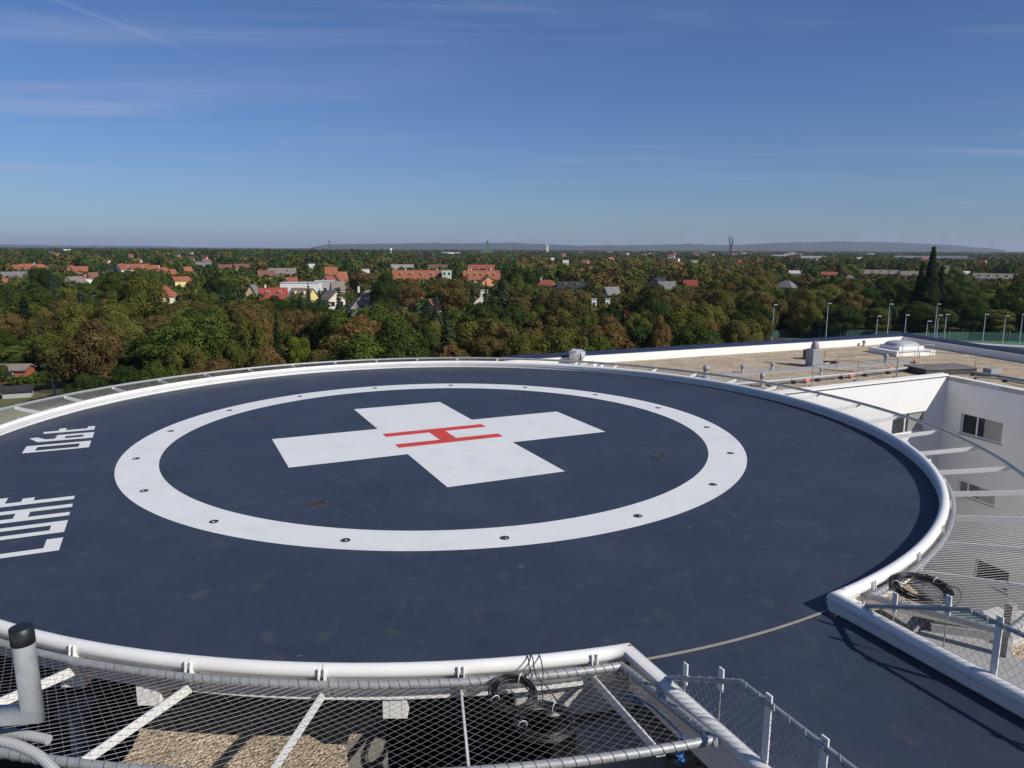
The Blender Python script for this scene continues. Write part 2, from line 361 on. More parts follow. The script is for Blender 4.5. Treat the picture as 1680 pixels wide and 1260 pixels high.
wk = thing('access_walkway', 'dark blue walkway leading off the landing deck towards the camera, between two net fences', 'walkway')
m = MB(); m.prism(wk_poly, -.12, -.001); m.build('walkway_surface', MT['deck'], wk)
m = MB(); m.sweep(arc(RD, A_L+.4, A_R-.4, 24), [(-.022, .003), (-.022, .010), (.022, .010), (.022, .003)]); m.build('expansion_joint', MT['seam'], hp)
# markings
E1 = Vector((math.cos(R(24.9)), math.sin(R(24.9)))); E2 = Vector((-E1.y, E1.x))
def loc(a, b, o=(CX, CY)): return (o[0]+E1.x*a+E2.x*b, o[1]+E1.y*a+E2.y*b)
def flat_poly(mb, outer, hole=None, z0=.001, z1=.005):
    if hole is None: mb.prism(outer, z0, z1); return
    polys = [[Vector((*p, 0)) for p in outer], [Vector((*p, 0)) for p in hole]]
    allp = [*outer, *hole]; tri = tessellate_polygon(polys)
    mb.add([(p[0], p[1], z1) for p in allp], [tuple(t) for t in tri])
m = MB(); m.sweep(arc(7.845, 0, 360, 180), [(-.48, .001), (-.48, .005), (.48, .005), (.48, .001)], cap=False); m.build('touchdown_ring', MT['white_mark'], hp)
cr = [(1.5, -4.5), (1.5, -1.5), (4.5, -1.5), (4.5, 1.5), (1.5, 1.5), (1.5, 4.5), (-1.5, 4.5), (-1.5, 1.5), (-4.5, 1.5), (-4.5, -1.5), (-1.5, -1.5), (-1.5, -4.5)]
m = MB(); m.prism([loc(a, b) for a, b in cr], .001, .005); m.build('cross_marking', MT['white_mark'], hp)
m = MB()
hh = [(-1.53, .49), (-1.53, .89), (1.53, .89), (1.53, .49), (.24, .49), (.24, -.49), (1.53, -.49), (1.53, -.89), (-1.53, -.89), (-1.53, -.49), (-.24, -.49), (-.24, .49)]
hh = [(a, b*.93) for a, b in hh]
m.prism([loc(a, b) for a, b in hh], .006, .010); m.build('letter_marking', MT['red_mark'], hp)
def glyph(org, outer, hole=None):
    mb = MB(); flat_poly(mb, [loc(-a, b, org) for a, b in outer], [loc(-a, b, org) for a, b in hole] if hole else None)
    mb.build('deck_lettering', MT['white_mark'], hp)
box_o = lambda w, h: [(0, 0), (h, 0), (h, w), (0, w)]
o0 = (-11.27, 19.36); glyph(o0, box_o(.77, 1.52), [(.26, .17), (1.25, .17), (1.25, .56), (.26, .56)])
o6 = (-11.74, 20.38); glyph(o6, [(0, 0), (1.32, .03), (1.58, .58), (1.40, .64), (1.16, .3), (.94, .28), (.92, .72), (0, .72)], [(.25, .24), (.25, .49), (.70, .49), (.70, .24)])
ot = (-12.22, 21.34); glyph(ot, [(0, 0), (1.28, 0), (1.28, .22), (.92, .22), (.92, .5), (.74, .5), (.74, .22), (.19, .22), (.19, .48), (0, .48)])
oL = (-7.98, 12.49); glyph(oL, [(0, 0), (1.52, 0), (1.52, .2), (.26, .2), (.26, .64), (0, .64)])
oO = (-8.39, 13.34); glyph(oO, box_o(.68, 1.52), [(.26, .2), (1.26, .2), (1.26, .48), (.26, .48)])
oH = (-8.82, 14.24); glyph(oH, [(0, 0), (1.52, 0), (1.52, .2), (.98, .2), (.98, .54), (1.52, .54), (1.52, .74), (0, .74), (0, .54), (.73, .54), (.73, .2), (0, .2)])
oF = (-9.29, 15.22); glyph(oF, [(0, 0), (1.52, 0), (1.52, .62), (1.27, .62), (1.27, .21), (.98, .21), (.98, .44), (.76, .44), (.76, .21), (0, .21)])

# kerb: an upright plate with a round tube on top, in lengths
plate = [(-.012, .022), (-.012, .125), (.012, .125), (.012, .022)]
groove = [(-.035, .118), (-.035, .138), (.012, .138), (.012, .118)]
tubep = circ(.055, .205, .092, 14)
def corner_path(side):                         # 2.2 m of walkway kerb joined to 2.5 m of arc
    if side == 'R': return [tuple(P_R+WD*2.2), tuple(P_R)]
    return [tuple(P_L), tuple(P_L+WD*2.2)]
def kerb_len(path, par, cap=True):
    mb = MB(); mb.sweep(path, tubep, smooth=True); mb.build('kerb_tube', MT['white_metal'], par)
strut_step = 7.66
str_angles = [-91.4+strut_step*k for k in range(-2, 42)]
str_angles = [a for a in str_angles if a > -93.0-strut_step*2]
angs = [A0]+[a for a in [-49.5+strut_step*i for i in range(0, 60)] if A0+3 < a < A1-3][::1]+[A1]
joints = []; i = 0; cuts = [A0]
gaps = [6, 9.3, 13.5, 27, 15.3, 23, 15.3, 30.6, 23, 23, 15.3, 30.6, 23, 23, 15.3]
a = A0+12
while a < A1-20:
    cuts.append(a); a += gaps[len(cuts) % len(gaps)]+2
cuts += [360-99.2, 360-91.4] if True else []
cuts = sorted(c for c in set(cuts) if not (A1-34 < c < 360-99.3)); cuts.append(A1)
for i in range(len(cuts)-1):
    a, b = cuts[i], cuts[i+1]; g = .018
    pth = arc(RD, a+(g if i else 0), b-(g if i < len(cuts)-2 else 0), max(3, int((b-a)/1.5)))
    if i == 0: pth = corner_path('R')+pth[1:]
    if i == len(cuts)-2: pth = pth[:-1]+corner_path('L')
    kerb_len(pth, hp)
kp = corner_path('R')+arc(RD, A0, A1, 240)[1:-1]+corner_path('L')
m = MB(); m.sweep(kp, plate); m.sweep(kp, groove); m.build('kerb_plate', MT['white_metal'], hp)
def kerb_walk(P0, sgn):
    q0 = P0+WD*2.206; q1 = P0+WD*(WLEN-.6)
    segs = 3
    for k in range(segs):
        a = q0+(q1-q0)*(k/segs); b = q0+(q1-q0)*((k+1)/segs)-WD*.006
        pth = [tuple(b), tuple(a)] if sgn > 0 else [tuple(a), tuple(b)]
        mb = MB(); mb.sweep(pth, tubep, smooth=True); mb.build('kerb_tube', MT['white_metal'], wk)
    pth = [tuple(q1), tuple(q0)] if sgn > 0 else [tuple(q0), tuple(q1)]
    mb = MB(); mb.sweep(pth, plate); mb.sweep(pth, groove); mb.build('kerb_plate', MT['white_metal'], wk)
    full = [tuple(P0+WD*(WLEN-.6)), tuple(P0+WD*.12)]
    if sgn < 0: full = full[::-1]
    mb = MB(); mb.sweep(full, [(.045, -.30), (.045, .11), (.06, .11), (.06, -.30)]); mb.build('side_panel', MT['white_metal'], wk)
kerb_walk(P_R, 1); kerb_walk(P_L, -1)
# edge fascia under the deck with its lower flange, white ledge under the tube
m = MB(); pa = arc(RD, A0+.9, A1-.9, 240)
m.sweep(pa, [(.02, -.125), (.02, .02), (.035, .02), (.035, -.125)]); m.sweep(pa, [(.035, -.14), (.035, -.125), (.13, -.125), (.13, -.14)]); m.sweep(pa, [(.036, .008), (.036, .018), (.15, .018), (.15, .008)])
m.build('edge_fascia', MT['white_metal'], hp)
m = MB(); pa = arc(RD-.25, A0+.9, A1-.9, 160); m.sweep(pa, [(-.25, -.30), (-.25, -.125), (.03, -.125), (.03, -.30)]); m.build('ring_beam', MT['concrete'], hp)
for (x, y, w) in ((-1.42, 8.42, .30), (-4.56, 8.66, .30), (-5.75, 9.05, .32)):
    m = MB(); m.box((x, y+.5, -.285), (w, 1.15, .28), 0); m.build('support_beam', MT['white_metal2'], hp, bevel=.006)
for (x, y) in ((-6, 14), (2, 14), (-6, 26), (2, 27), (-1.9, 20.8), (-10, 20), (6, 21), (-2, 11.4), (3.5, 11.8)):
    m = MB(); m.prism([(x+.25*math.cos(k*.7854), y+.25*math.sin(k*.7854)) for k in range(8)], -1.2, -.13); m.build('support_column', MT['concrete'], hp)
# brackets that clamp the tube at every strut
m0 = MB(); ang_list = [-91.4+strut_step*k for k in range(-60, 60)]
ang_list = [a for a in ang_list if A1-360-360 < a-360 and A_R+2.5 < a < 360+A_L-2.0]
for a in ang_list:
    x, y = CX+RD*math.cos(R(a)), CY+RD*math.sin(R(a)); c, s = math.cos(R(a)), math.sin(R(a))
    mb = MB()
    for o in (-.035, .035):
        px, py = x-s*o, y+c*o
        prof = [(.0, .0), (.19, .0), (.20, .10), (.18, .20), (.172, .285), (.145, .285), (.125, .16), (.013, .11)]
        vs = []
        for d_ in (-.006, .006):
            for (u, z) in prof: vs.append((px+c*u-s*d_, py+s*u+c*d_, z))
        n = len(prof); fs = [tuple(range(n)), tuple(range(2*n-1, n-1, -1))]+[(i, (i+1) % n, n+(i+1) % n, n+i) for i in range(n)]
        mb.add(vs, fs)
    mb.build('tube_bracket', MT['white_metal2'], hp)
for (px, py) in ((1033, 1062), (1012, 1060), (1408, 992), (1382, 969)):
    x, y = un(px, py, .27); d0 = Vector((x, y, .27))
    m = MB(); rr = random.Random(px)
    q = [(x+.03*math.cos(k)*rr.uniform(.5, 1.2), y+.022*math.sin(k)*rr.uniform(.5, 1.2)) for k in [i*.7 for i in range(9)]]
    m.prism(q, .268, .297); m.build('chipped_paint', MT['rust'], hp)

# recessed lights in the white ring
def deck_light(loc_, rz, label):
    t = thing('recessed_deck_light', label, 'deck light', loc_, rz, 'lights recessed in the white ring')
    m = MB(); m.lathe([(.085, .0), (.13, .0), (.132, .006), (.125, .014), (.09, .016), (.085, .01), (.085, .0)], n=24); m.build('housing_ring', MT['darkbox'], t)
    m = MB(); m.lathe([(.0, .009), (.085, .009), (.085, .007), (0, .007)], n=24); m.build('lens', MT['dark_glass'], t)
    m = MB(); m.box((.045, .03, .014), (.05, .03, .012)); m.build('prism_window', MT['white_metal2'], t)
    t.scale = (.68, .68, 1)
    return t
names = ['recessed light at the left end of the white ring, below the level of the ring middle', ]
LL = ['on the lower left bend of the white ring, nearest the white letters', 'in the white ring, second to the left of the pair nearest the camera', 'near the camera in the white ring, left one of the nearest pair',
 'near the camera in the white ring, right one of the nearest pair', 'in the white ring, next to the right of the nearest pair', 'on the lower right bend of the white ring',
 'at the right end of the white ring', 'on the upper right bend of the white ring, first above the right end', 'on the upper right of the white ring, second above the right end',
 'in the far side of the white ring, fourth from its right end', 'in the far side of the white ring, just right of the farthest light', 'farthest one in the white ring, beyond the upper cross arm',
 'in the far side of the white ring, just left of the farthest light', 'in the far left of the white ring, second left of the farthest light', 'on the upper left of the white ring, third left of the farthest light',
 'on the upper left bend of the white ring, second above the left end', 'at the left end of the white ring, beside its outermost bend']
base_l = None
for k in range(17):
    a = -140.0+21.18*k; p = (CX+7.93*math.cos(R(a)), CY+7.93*math.sin(R(a)), .0055)
    lab = 'recessed light '+LL[k]
    if base_l is None: base_l = deck_light(p, R(a), lab)
    else: dup(base_l, p, R(a), lab)
# floor drains
def drain(a, lab):
    t = thing('floor_drain', lab, 'drain', (CX+6.2*math.cos(R(a)), CY+6.2*math.sin(R(a)), .002), R(24.9), 'square drain grates in the blue deck')
    m = MB(); h = .17
    for (x, y, w, d_) in ((-h, 0, .03, .37), (h, 0, .03, .37), (0, -h, .31, .03), (0, h, .31, .03)): m.box((x, y, .006), (w, d_, .012))
    m.build('grate_frame', MT['darkbox'], t)
    m = MB(); m.box((0, 0, .002), (.31, .31, .003)); m.build('sump', MT['black'], t)
    m = MB()
    for k in range(5): m.box((0, -.12+.06*k, .008), (.31, .014, .006), .12*(k-2))
    m.build('grate', MT['darkbox'], t); return t
d0 = drain(-109.7, 'square drain grate in the deck, nearest the camera below the left cross arm')
for a, lab in ((-20.4, 'square drain grate in the deck right of the cross, beside the ring'), (160.6, 'square drain grate in the deck at far left, beyond the left cross arm'), (68.4, 'square drain grate in the deck at the far side, beyond the right cross arm')):
    dup(d0, (CX+6.2*math.cos(R(a)), CY+6.2*math.sin(R(a)), .002), R(24.9), lab)

# ------------------------------------------------------------------ the safety net round the deck
NA0, NA1 = A_R+3.3, 360+A_L-.9                 # the net stops short of the walkway
sn = thing('safety_net', 'wire safety net on grey tube rails and white struts running round the blue deck', 'safety net')
RI, ZI = 12.64, .11
def pol(r, a, z): return (CX+r*math.cos(R(a)), CY+r*math.sin(R(a)), z)
def nearness(a): return ((1-math.sin(R(a)))/2)**1.5
def zo(a): return .17+.16*nearness(a)
def ro(a): return 14.15+.36*nearness(a)
m = MB(); m.tube([(*p, ZI) for p in arc(RI, NA0, NA1, 220)], .052, 10); m.build('inner_rail', MT['galv'], sn)
m = MB(); m.tube([pol(ro(a), a, zo(a)) for a in np.linspace(NA0+.2, NA1+.8, 221)], .05, 10); m.build('outer_rail', MT['galv'], sn)
for a_in, a_out in ((NA0, NA0+.2), (NA1, NA1)):
    q0, q1 = Vector(pol(RI, a_in, ZI)), Vector(pol(ro(a_out), a_out, zo(a_out)))
    if a_in > 0: q1 = Vector(pol(ro(NA1+.8), NA1+.8, zo(NA1+.8))); q0 = Vector(pol(RI, NA1, ZI))
    m = MB(); m.tube([q0, q1+(q1-q0).normalized()*.06], .05, 10); m.build('end_rail', MT['galv'], sn)
for a in ang_list:
    if not (NA0 < a < NA1): continue
    mb = MB(); c, s = math.cos(R(a)), math.sin(R(a))
    RO_ = ro(a); vs = []; prof = [(RD+.04, -.16), (RD+.04, -.03), (RO_-.06, zo(a)-.02), (RO_-.02, zo(a)-.04), (RO_-.02, zo(a)-.10), (RO_-.12, zo(a)-.13)]
    for d_ in (-.012, .012):
        for (r_, z) in prof: vs.append((CX+c*r_-s*d_, CY+s*r_+c*d_, z))
    n = len(prof); mb.add(vs, [tuple(range(n)), tuple(range(2*n-1, n-1, -1))]+[(i, (i+1) % n, n+(i+1) % n, n+i) for i in range(n)])
    mb.box((CX+c*(RO_-.02), CY+s*(RO_-.02), zo(a)-.045), (.05, .10, .06), R(a)); mb.box((CX+c*(RD+.06), CY+s*(RD+.06), -.085), (.02, .14, .11), R(a))
    mb.build('strut', MT['white_metal2'], sn)
m = MB()
def wire(mb, p, q, sag, r, seg=3):
    pts = [Vector(p)+(Vector(q)-Vector(p))*(i/seg)+Vector((0, 0, -sag*4*(i/seg)*(1-i/seg))) for i in range(seg+1)]
    mb.tube(pts, r, 3, cap=False, smooth=False)
step = .60; span = 8.6; nW = int((NA1-NA0)/step)
m2 = MB(); rr = random.Random(3)
for k in range(-int(span/step), nW+1):
    for sg, mb in ((1, m), (-1, m2)):
        a = NA0+k*step; b = a+span
        t0 = max(0, (NA0-a)/span); t1 = min(1, (NA1-a)/span)
        if t1-t0 < .06: continue
        aa, bb = a+span*t0, a+span*t1
        ZQ = zo(aa); RO_ = ro(aa)
        r0, r1 = (RI+(RO_-RI)*t0, RI+(RO_-RI)*t1)
        z0, z1 = ZI+(ZQ-ZI)*t0, ZI+(ZQ-ZI)*t1
        if sg < 0: r0, r1 = RO_-(RO_-RI)*t0, RO_-(RO_-RI)*t1; z0, z1 = ZQ-(ZQ-ZI)*t0, ZQ-(ZQ-ZI)*t1
        wire(mb, pol(r0, aa, z0), pol(r1, bb, z1), .07*(t1-t0), .0020)
m.build('net_mesh', MT['wire'], sn); m2.build('net_mesh', MT['wire_dark'], sn)
def lacing(par, pts, r, step_, mt='wire_dark'):     # one wire wound along a rail
    pts = [Vector(p) for p in pts]; out = []; ph = 0.
    for i in range(len(pts)-1):
        d_ = pts[i+1]-pts[i]; t = d_.normalized(); u = Vector((0, 0, 1)); w = t.cross(u).normalized(); u = w.cross(t); n = max(1, int(d_.length/step_*9))
        for k in range(n):
            # most of each turn lies square to the rail, the step forward comes underneath
            f = ph/(2*math.pi); a = ph; out.append(pts[i]+d_*(k/n)+(u*math.cos(a)+w*math.sin(a))*r); ph += 2*math.pi*(d_.length/n)/step_
    mb = MB(); mb.tube(out, .0036, 4, cap=False, smooth=False); mb.build('lacing', MT[mt], par)
for pts_, r_, st in (([pol(RI, a, ZI) for a in np.linspace(256, NA1, 60)], .056, .12), ([pol(RI, a, ZI) for a in np.linspace(NA0, -30, 30)], .056, .12), ([pol(ro(a), a, zo(a)) for a in np.linspace(250, NA1, 60)], .054, .13),
                     ([pol(RI, NA1, ZI), pol(ro(NA1+.8), NA1+.8, zo(NA1+.8))], .054, .1), ([pol(ro(a), a, zo(a)) for a in np.linspace(NA0, -30, 30)], .054, .13)):
    lacing(sn, pts_, r_, st)

# ------------------------------------------------------------------ net fences along the walkway
def walk_fence(P0, off, label, start, full, posts, tabs, length):
    f = thing('net_fence', label, 'fence')
    b0 = P0+WN*off
    pt = lambda d, z: (*(b0+WD*d), z)
    top = [pt(start, .30), pt(full, .93), pt(length, .93)]
    m = MB(); m.tube(top, .032, 10); m.build('top_rail', MT['galv'], f)
    for d_ in posts:
        mb = MB(); q = b0+WD*d_; mb.box((q.x, q.y, .555), (.085, .02, .95), math.atan2(WD.y, WD.x)); o = mb.build('post', MT['white_metal2'], f, bevel=.004)
        for zz in (.94, .99):
            mb = MB(); mb.tube([(q.x-WN.x*.013, q.y-WN.y*.013, zz), (q.x+WN.x*.013, q.y+WN.y*.013, zz)], .008, 8); h = mb.build('bolt', MT['darkbox'], o)
    for d_, z in tabs:
        q = b0+WD*d_; mb = MB(); mb.box((q.x, q.y, z+.07), (.075, .02, .26), math.atan2(WD.y, WD.x)); mb.build('tab', MT['white_metal2'], f, bevel=.004)
        mb = MB(); mb.tube([(q.x, q.y, .27), (q.x, q.y, z-.05)], .008, 6); mb.build('stay_rod', MT['galv'], f)
    m = MB()
    def topz(d):
        return .30+(.93-.30)*min(1, max(0, (d-start)/(full-start)))
    stepw = .105; H_ = .74
    for sg in (1, -1):
        for k in range(-12, int(length/stepw)+12):
            d0_ = start+k*stepw; d1_ = d0_+sg*.55
            pts = []
            for i in range(9):
                t = i/8; d_ = d0_+(d1_-d0_)*t; z = .26+H_*t
                if start < d_ < length and z < topz(d_): pts.append(pt(d_, z))
            if len(pts) > 1: m.tube(pts, .0024, 3, cap=False, smooth=False)
    m.tube([pt(start, .285), pt(length, .285)], .006, 5)
    m.build('net_mesh', MT['wire'], f)
    L_ = [pt(start+.2, topz(start+.2)), pt(full, .93), pt(length, .93)]; lacing(f, L_, .036, .2, 'wire')
    return f
walk_fence(P_R, .10, 'net fence with grey rail on the right kerb of the blue walkway', .55, 2.0, (2.4, 4.1, 5.8), ((1.0, .50), (1.75, .80)), 8.0)
walk_fence(P_L, -.02, 'net fence with grey rail on the left kerb of the blue walkway', .9, 2.1, (2.5, 3.2, 4.4, 6.0), ((1.2, .45), (1.8, .72)), 8.0)

# ------------------------------------------------------------------ the hospital building
ZR = -1.25
hb = thing('hospital_building', 'white rendered flat roofed building with gravel roof wrapping a courtyard right of the landing deck', 'building')
cA = Vector((22.2, 37.69)); dW = Vector((math.cos(R(-73)), math.sin(R(-73)))); dB = Vector((math.cos(R(26.6)), math.sin(R(26.6))))
cFL = cA-dB*16.5; cNR = cA+dW*25.5
court = [tuple(cFL), tuple(cA), tuple(cNR), (8.0, 12.3)]           # far left, far right, near right, near left
C = Vector((27.9, 53.3)); dF = Vector((math.cos(R(24.2)), math.sin(R(24.2)))); dR = Vector((.255, -.967))
outer = [(-19.4, 1.6), tuple(C+dR*53.5), tuple(C), tuple(C-dF*51.6)]
outer[3:] = [tuple(C-dF*31), (-1.0, 33.6), (-6.5, 32.4), (-13.4, 26.4), (-18.9, 30.2)]
shade_pits = [[(-17.0, 3.2), (-5.0, 3.2), (-5.0, 8.9), (-6.5, 15.5), (-15.0, 15.5)], [(-2.25, 5.6), (.45, 5.6), (.75, 13.0), (-1.6, 13.0), (-2.0, 11.0), (-1.75, 9.6), (-2.2, 9.0), (-2.05, 8.5), (-2.5, 8.0), (-2.3, 7.3), (-2.5, 6.6)]]
tri = tessellate_polygon([[Vector((*p, 0)) for p in q] for q in (outer, court, *shade_pits)])
m = MB(); m.add([(p[0], p[1], ZR) for p in outer+court+shade_pits[0]+shade_pits[1]], [tuple(t) for t in tri]); m.build('gravel_roof', MT['gravel'], hb)
def wallface(mb, a, b, z0, z1, holes=(), n_in=None, depth=.16):
    # upright wall from a to b with rectangular openings (s0, s1, za, zb)
    a = Vector(a); b = Vector(b); ln = (b-a).length; d = (b-a)/ln
    xs = sorted({0, ln, *[h[0] for h in holes], *[h[1] for h in holes]}); zs = sorted({z0, z1, *[h[2] for h in holes], *[h[3] for h in holes]})
    for i in range(len(xs)-1):
        for j in range(len(zs)-1):
            mx_, mz = (xs[i]+xs[i+1])/2, (zs[j]+zs[j+1])/2
            if any(h[0] < mx_ < h[1] and h[2] < mz < h[3] for h in holes): continue
            p, q = a+d*xs[i], a+d*xs[i+1]
            mb.add([(*p, zs[j]), (*q, zs[j]), (*q, zs[j+1]), (*p, zs[j+1])], [(0, 1, 2, 3)])
    if n_in is not None:
        for (s0, s1, za, zb) in holes:
            p, q = a+d*s0, a+d*s1; pi, qi = p+n_in*depth, q+n_in*depth
            mb.add([(*p, za), (*q, za), (*q, zb), (*p, zb), (*pi, za), (*qi, za), (*qi, zb), (*pi, zb)], [(0, 1, 5, 4), (3, 7, 6, 2), (0, 4, 7, 3), (1, 2, 6, 5)])
nR = Vector((-dW.y, dW.x)); nR = nR if nR.x > 0 else -nR          # into the right hand wall
nB = Vector((-dB.y, dB.x))
rows = [(-3.75, -2.7), (-7.2, -6.15), (-10.7, -9.6), (-14.1, -13.0)]
def windows(a, d, n_in, spans, rows_, mull=(.42,)):
    holes = []
    for (s0, s1) in spans:
        for (za, zb) in rows_:
            holes.append((s0, s1, za, zb)); p = a+d*((s0+s1)/2)+n_in*.12; rz = math.atan2(d.y, d.x); w = s1-s0; h = zb-za; zc_ = (za+zb)/2
            mb = MB()
            for (x, z, ww, hh_) in ((0, h/2-.03, w, .06), (0, -h/2+.03, w, .06), (-w/2+.03, 0, .06, h-.12), (w/2-.03, 0, .06, h-.12), *[((k-.5)*w, 0, .08, h-.12) for k in mull]):
                q = p+d*x; mb.box((q.x, q.y, zc_+z), (ww, .07, hh_), rz)
            fr = mb.build('window', MT['frame'], hb)
            mb = MB(); q = p+n_in*.02; mb.box((q.x, q.y, zc_), (w-.06, .02, h-.06), rz); mb.build('pane', MT['pane'], fr)
            mb = MB(); bw = w*.42; q = p+d*(w*.25)+n_in*.008; mb.box((q.x, q.y, zc_), (bw, .006, h-.07), rz)
            if mull: mb.build('blind', MT['blind'], fr)
            mb = MB(); q = a+d*((s0+s1)/2)-n_in*.03; mb.box((q.x, q.y, za-.02), (w+.12, .10, .035), rz); mb.build('sill', MT['acgrey'], fr)
    return holes
spR = [(1.05, 3.35)]+[(1.6+5.6*k, 3.9+5.6*k) for k in range(1, 4)]
hR = windows(cA, dW, nR, spR[1:], rows)+windows(cA, dW, nR, spR[:1], rows[:1], (.38,))+windows(cA, dW, nR, [(1.3, 3.4)], [(-6.85, -6.1)], (.25,))+windows(cA, dW, nR, [(2.8, 4.6)], [(-10.75, -9.7)], ())
spB = [(2.6, 4.9), (8.2, 10.5), (12.6, 15.1)]
hB = windows(cFL, dB, nB, spB, rows)
m = MB()
wallface(m, cA, cNR, G, ZR+.22, hR, nR); wallface(m, cFL, cA, G, ZR+.24, hB, nB)
wallface(m, cNR, (8.0, 12.3), G, ZR+.2); wallface(m, (8.0, 12.3), cFL, G, ZR+.05)
m.build('courtyard_wall', MT['render'], hb)
m = MB()
for i in range(len(outer)): wallface(m, outer[i], outer[(i+1) % len(outer)], G, ZR+.0)
m.build('outer_wall', MT['render'], hb)
for q in shade_pits:                                # added dark pits standing in for deep shade on the near roof
    m = MB()
    for i in range(len(q)): wallface(m, q[i], q[(i+1) % len(q)], -3.6, ZR)
    m.build('shade_pit_wall', MT['hatch_top'], hb)
    m = MB(); m.add([(*p, -3.6) for p in q], [tuple(range(len(q)))]); m.build('shade_pit_floor', MT['darkbox'], hb)
m = MB()                                       # outer parapet: white inside, dark coping on top
far = [tuple(C-dF*31), tuple(C), tuple(C+dR*53.5)]
m.sweep([far[0], far[1], far[2]][::-1], [(.0, ZR-.6), (.0, ZR+.45), (.32, ZR+.45), (.32, ZR-.6)]); m.build('parapet', MT['cream'], hb)
m = MB(); m.sweep(far[::-1], [(.12, ZR+.452), (.10, ZR+.51), (.62, ZR+.63), (.66, ZR+.36), (.34, ZR+.36), (.34, ZR+.452)]); m.build('parapet_coping', MT['cap'], hb)
m = MB(); m.sweep([tuple(cFL-dB*1.0), tuple(cA+dB*.0)], [(-.30, ZR+.005), (-.30, ZR+.36), (.05, ZR+.33), (.05, ZR+.245), (-.02, ZR+.245), (-.02, ZR+.005)]); m.build('courtyard_coping', MT['cream'], hb)
m = MB(); m.sweep([tuple(cFL), tuple(cA)], [(-.02, ZR+.20), (-.02, ZR+.24), (.03, ZR+.24), (.03, ZR+.20)]); m.build('drip_edge', MT['darkbox'], hb)
m = MB(); m.sweep([tuple(cA-dW*.0), tuple(cNR)], [(-.28, ZR+.005), (-.28, ZR+.26), (.02, ZR+.24), (.02, ZR+.222), (-.0, ZR+.222), (-.0, ZR+.005)]); m.build('courtyard_coping', MT['render'], hb)
m = MB(); m.sweep([tuple(cNR), (8.0, 12.3)], [(-.3, ZR+.005), (-.3, ZR+.26), (.02, ZR+.26), (.02, ZR+.201), (0, ZR+.201), (0, ZR+.005)]); m.build('courtyard_coping', MT['concrete'], hb)
m = MB(); m.add([(*p, G+.03) for p in court], [(0, 1, 2, 3)]); struct(m.build('courtyard_paving', MT['asphalt'], None))
# the higher part the picture is taken from, behind and below the frame
m = MB(); m.box((-4, -6.6, (3.6+G)/2), (34, 16.4, 3.6-G)); m.box((-4, 1.47, 3.7), (34, .25, .2)); m.build('upper_block', MT['render'], hb)
# paver strips on the gravel
def strip(p, q, w, z=ZR+.03, name='paver_strip', mt='paver'):
    x0, y0 = un(*p, z); x1, y1 = un(*q, z); mb = MB(); d = Vector((x1-x0, y1-y0)); n = max(1, int(d.length/.5)); rz = math.atan2(d.y, d.x)
    for i in range(n):
        c = Vector((x0, y0))+d*((i+.5)/n); mb.box((c.x, c.y, z-.005+random.uniform(-.006, .006)), (d.length/n-.012, w, .05), rz+random.uniform(-.01, .01))
    return mb.build(name, MT[mt], hb)
strip((1075, 622), (1500, 592), .9)

# ------------------------------------------------------------------ things on the wing's roof
def rp(px, py): x, y = un(px, py, ZR); return (x, y, ZR)
def mpp(px, py): x, y = un(px, py, ZR); return math.hypot(x, y)/F
# foil wrapped fan
t = thing('roof_fan', 'roof fan wrapped in crumpled silver foil at the parapet behind the deck', 'roof fan', rp(946, 601), .4)
m = MB(); rr = random.Random(5)
nn = 18; vs = []
for j, (r_, z) in enumerate([(.36, .0), (.40, .18), (.33, .34), (.42, .5), (.46, .72), (.44, .86), (.26, .95), (.0, .97)]):
    for k in range(nn):
        q = r_*(1+rr.uniform(-.13, .13)); vs.append((q*math.cos(k*2*math.pi/nn), q*math.sin(k*2*math.pi/nn), z+rr.uniform(-.03, .03)))
m.add(vs, [(j*nn+k, j*nn+(k+1) % nn, (j+1)*nn+(k+1) % nn, (j+1)*nn+k) for j in range(7) for k in range(nn)]); m.build('foil_wrap', MT['foil'], t)
m = MB(); m.lathe([(.42, 0), (.42, .05), (.3, .05)], n=16); m.build('base_collar', MT['acgrey'], t)
m = MB(); m.tube([(-.1, -.4, .1), (.02, -.46, .5), (.0, -.46, .8)], .03, 6); m.build('tie_band', MT['darkbox'], t)
for (px, py, s_) in ((972, 601, 1), (985, 602, .8), (861, 595, .9)):
    o = MB(); vs = []
    for j, (r_, z) in enumerate([(.3, .0), (.26, .14), (.16, .25), (0, .3)]):
        for k in range(12): q = r_*s_*(1+rr.uniform(-.3, .3)); vs.append((q*math.cos(k*math.pi/6), q*math.sin(k*math.pi/6), z*s_+rr.uniform(-.03, .03)))
    o.add(vs, [(j*12+k, j*12+(k+1) % 12, (j+1)*12+(k+1) % 12, (j+1)*12+k) for j in range(3) for k in range(12)])
    q = o.build('foil_bundle', MT['foil']); q.location = rp(px, py)
    tag(q, {972: 'crumpled silver foil bundle just right of the foil wrapped roof fan', 985: 'small foil bundle second to the right of the foil wrapped fan', 861: 'small foil heap left of the wrapped fan at the deck edge'}[px], 'foil bundle')
def pipe_vent(px, py, hpx, wpx, label, hood=True, name='roof_vent'):
    k = mpp(px, py); h = hpx*k; r = wpx*k/2; t = thing(name, label, 'roof vent', rp(px, py))
    m = MB(); m.lathe([(r*1.5, 0), (r*1.5, .04), (r*.75, .05), (r*.7, h*.72), (0, h*.72)], n=14); m.build('pipe', MT['acgrey'], t)
    if hood:
        m = MB(); m.lathe([(r*.8, h*.62), (r*1.05, h*.66), (r*1.05, h*.8), (r*.7, h*.95), (r*.25, h), (0, h)], n=14); m.build('hood', MT['pinkcap'] if hood == 2 else MT['acgrey'], t)
    return t
pipe_vent(1158, 620, 21, 11, 'squat grey roof vent with round hood behind the deck rail, leftmost of the pipe vents')
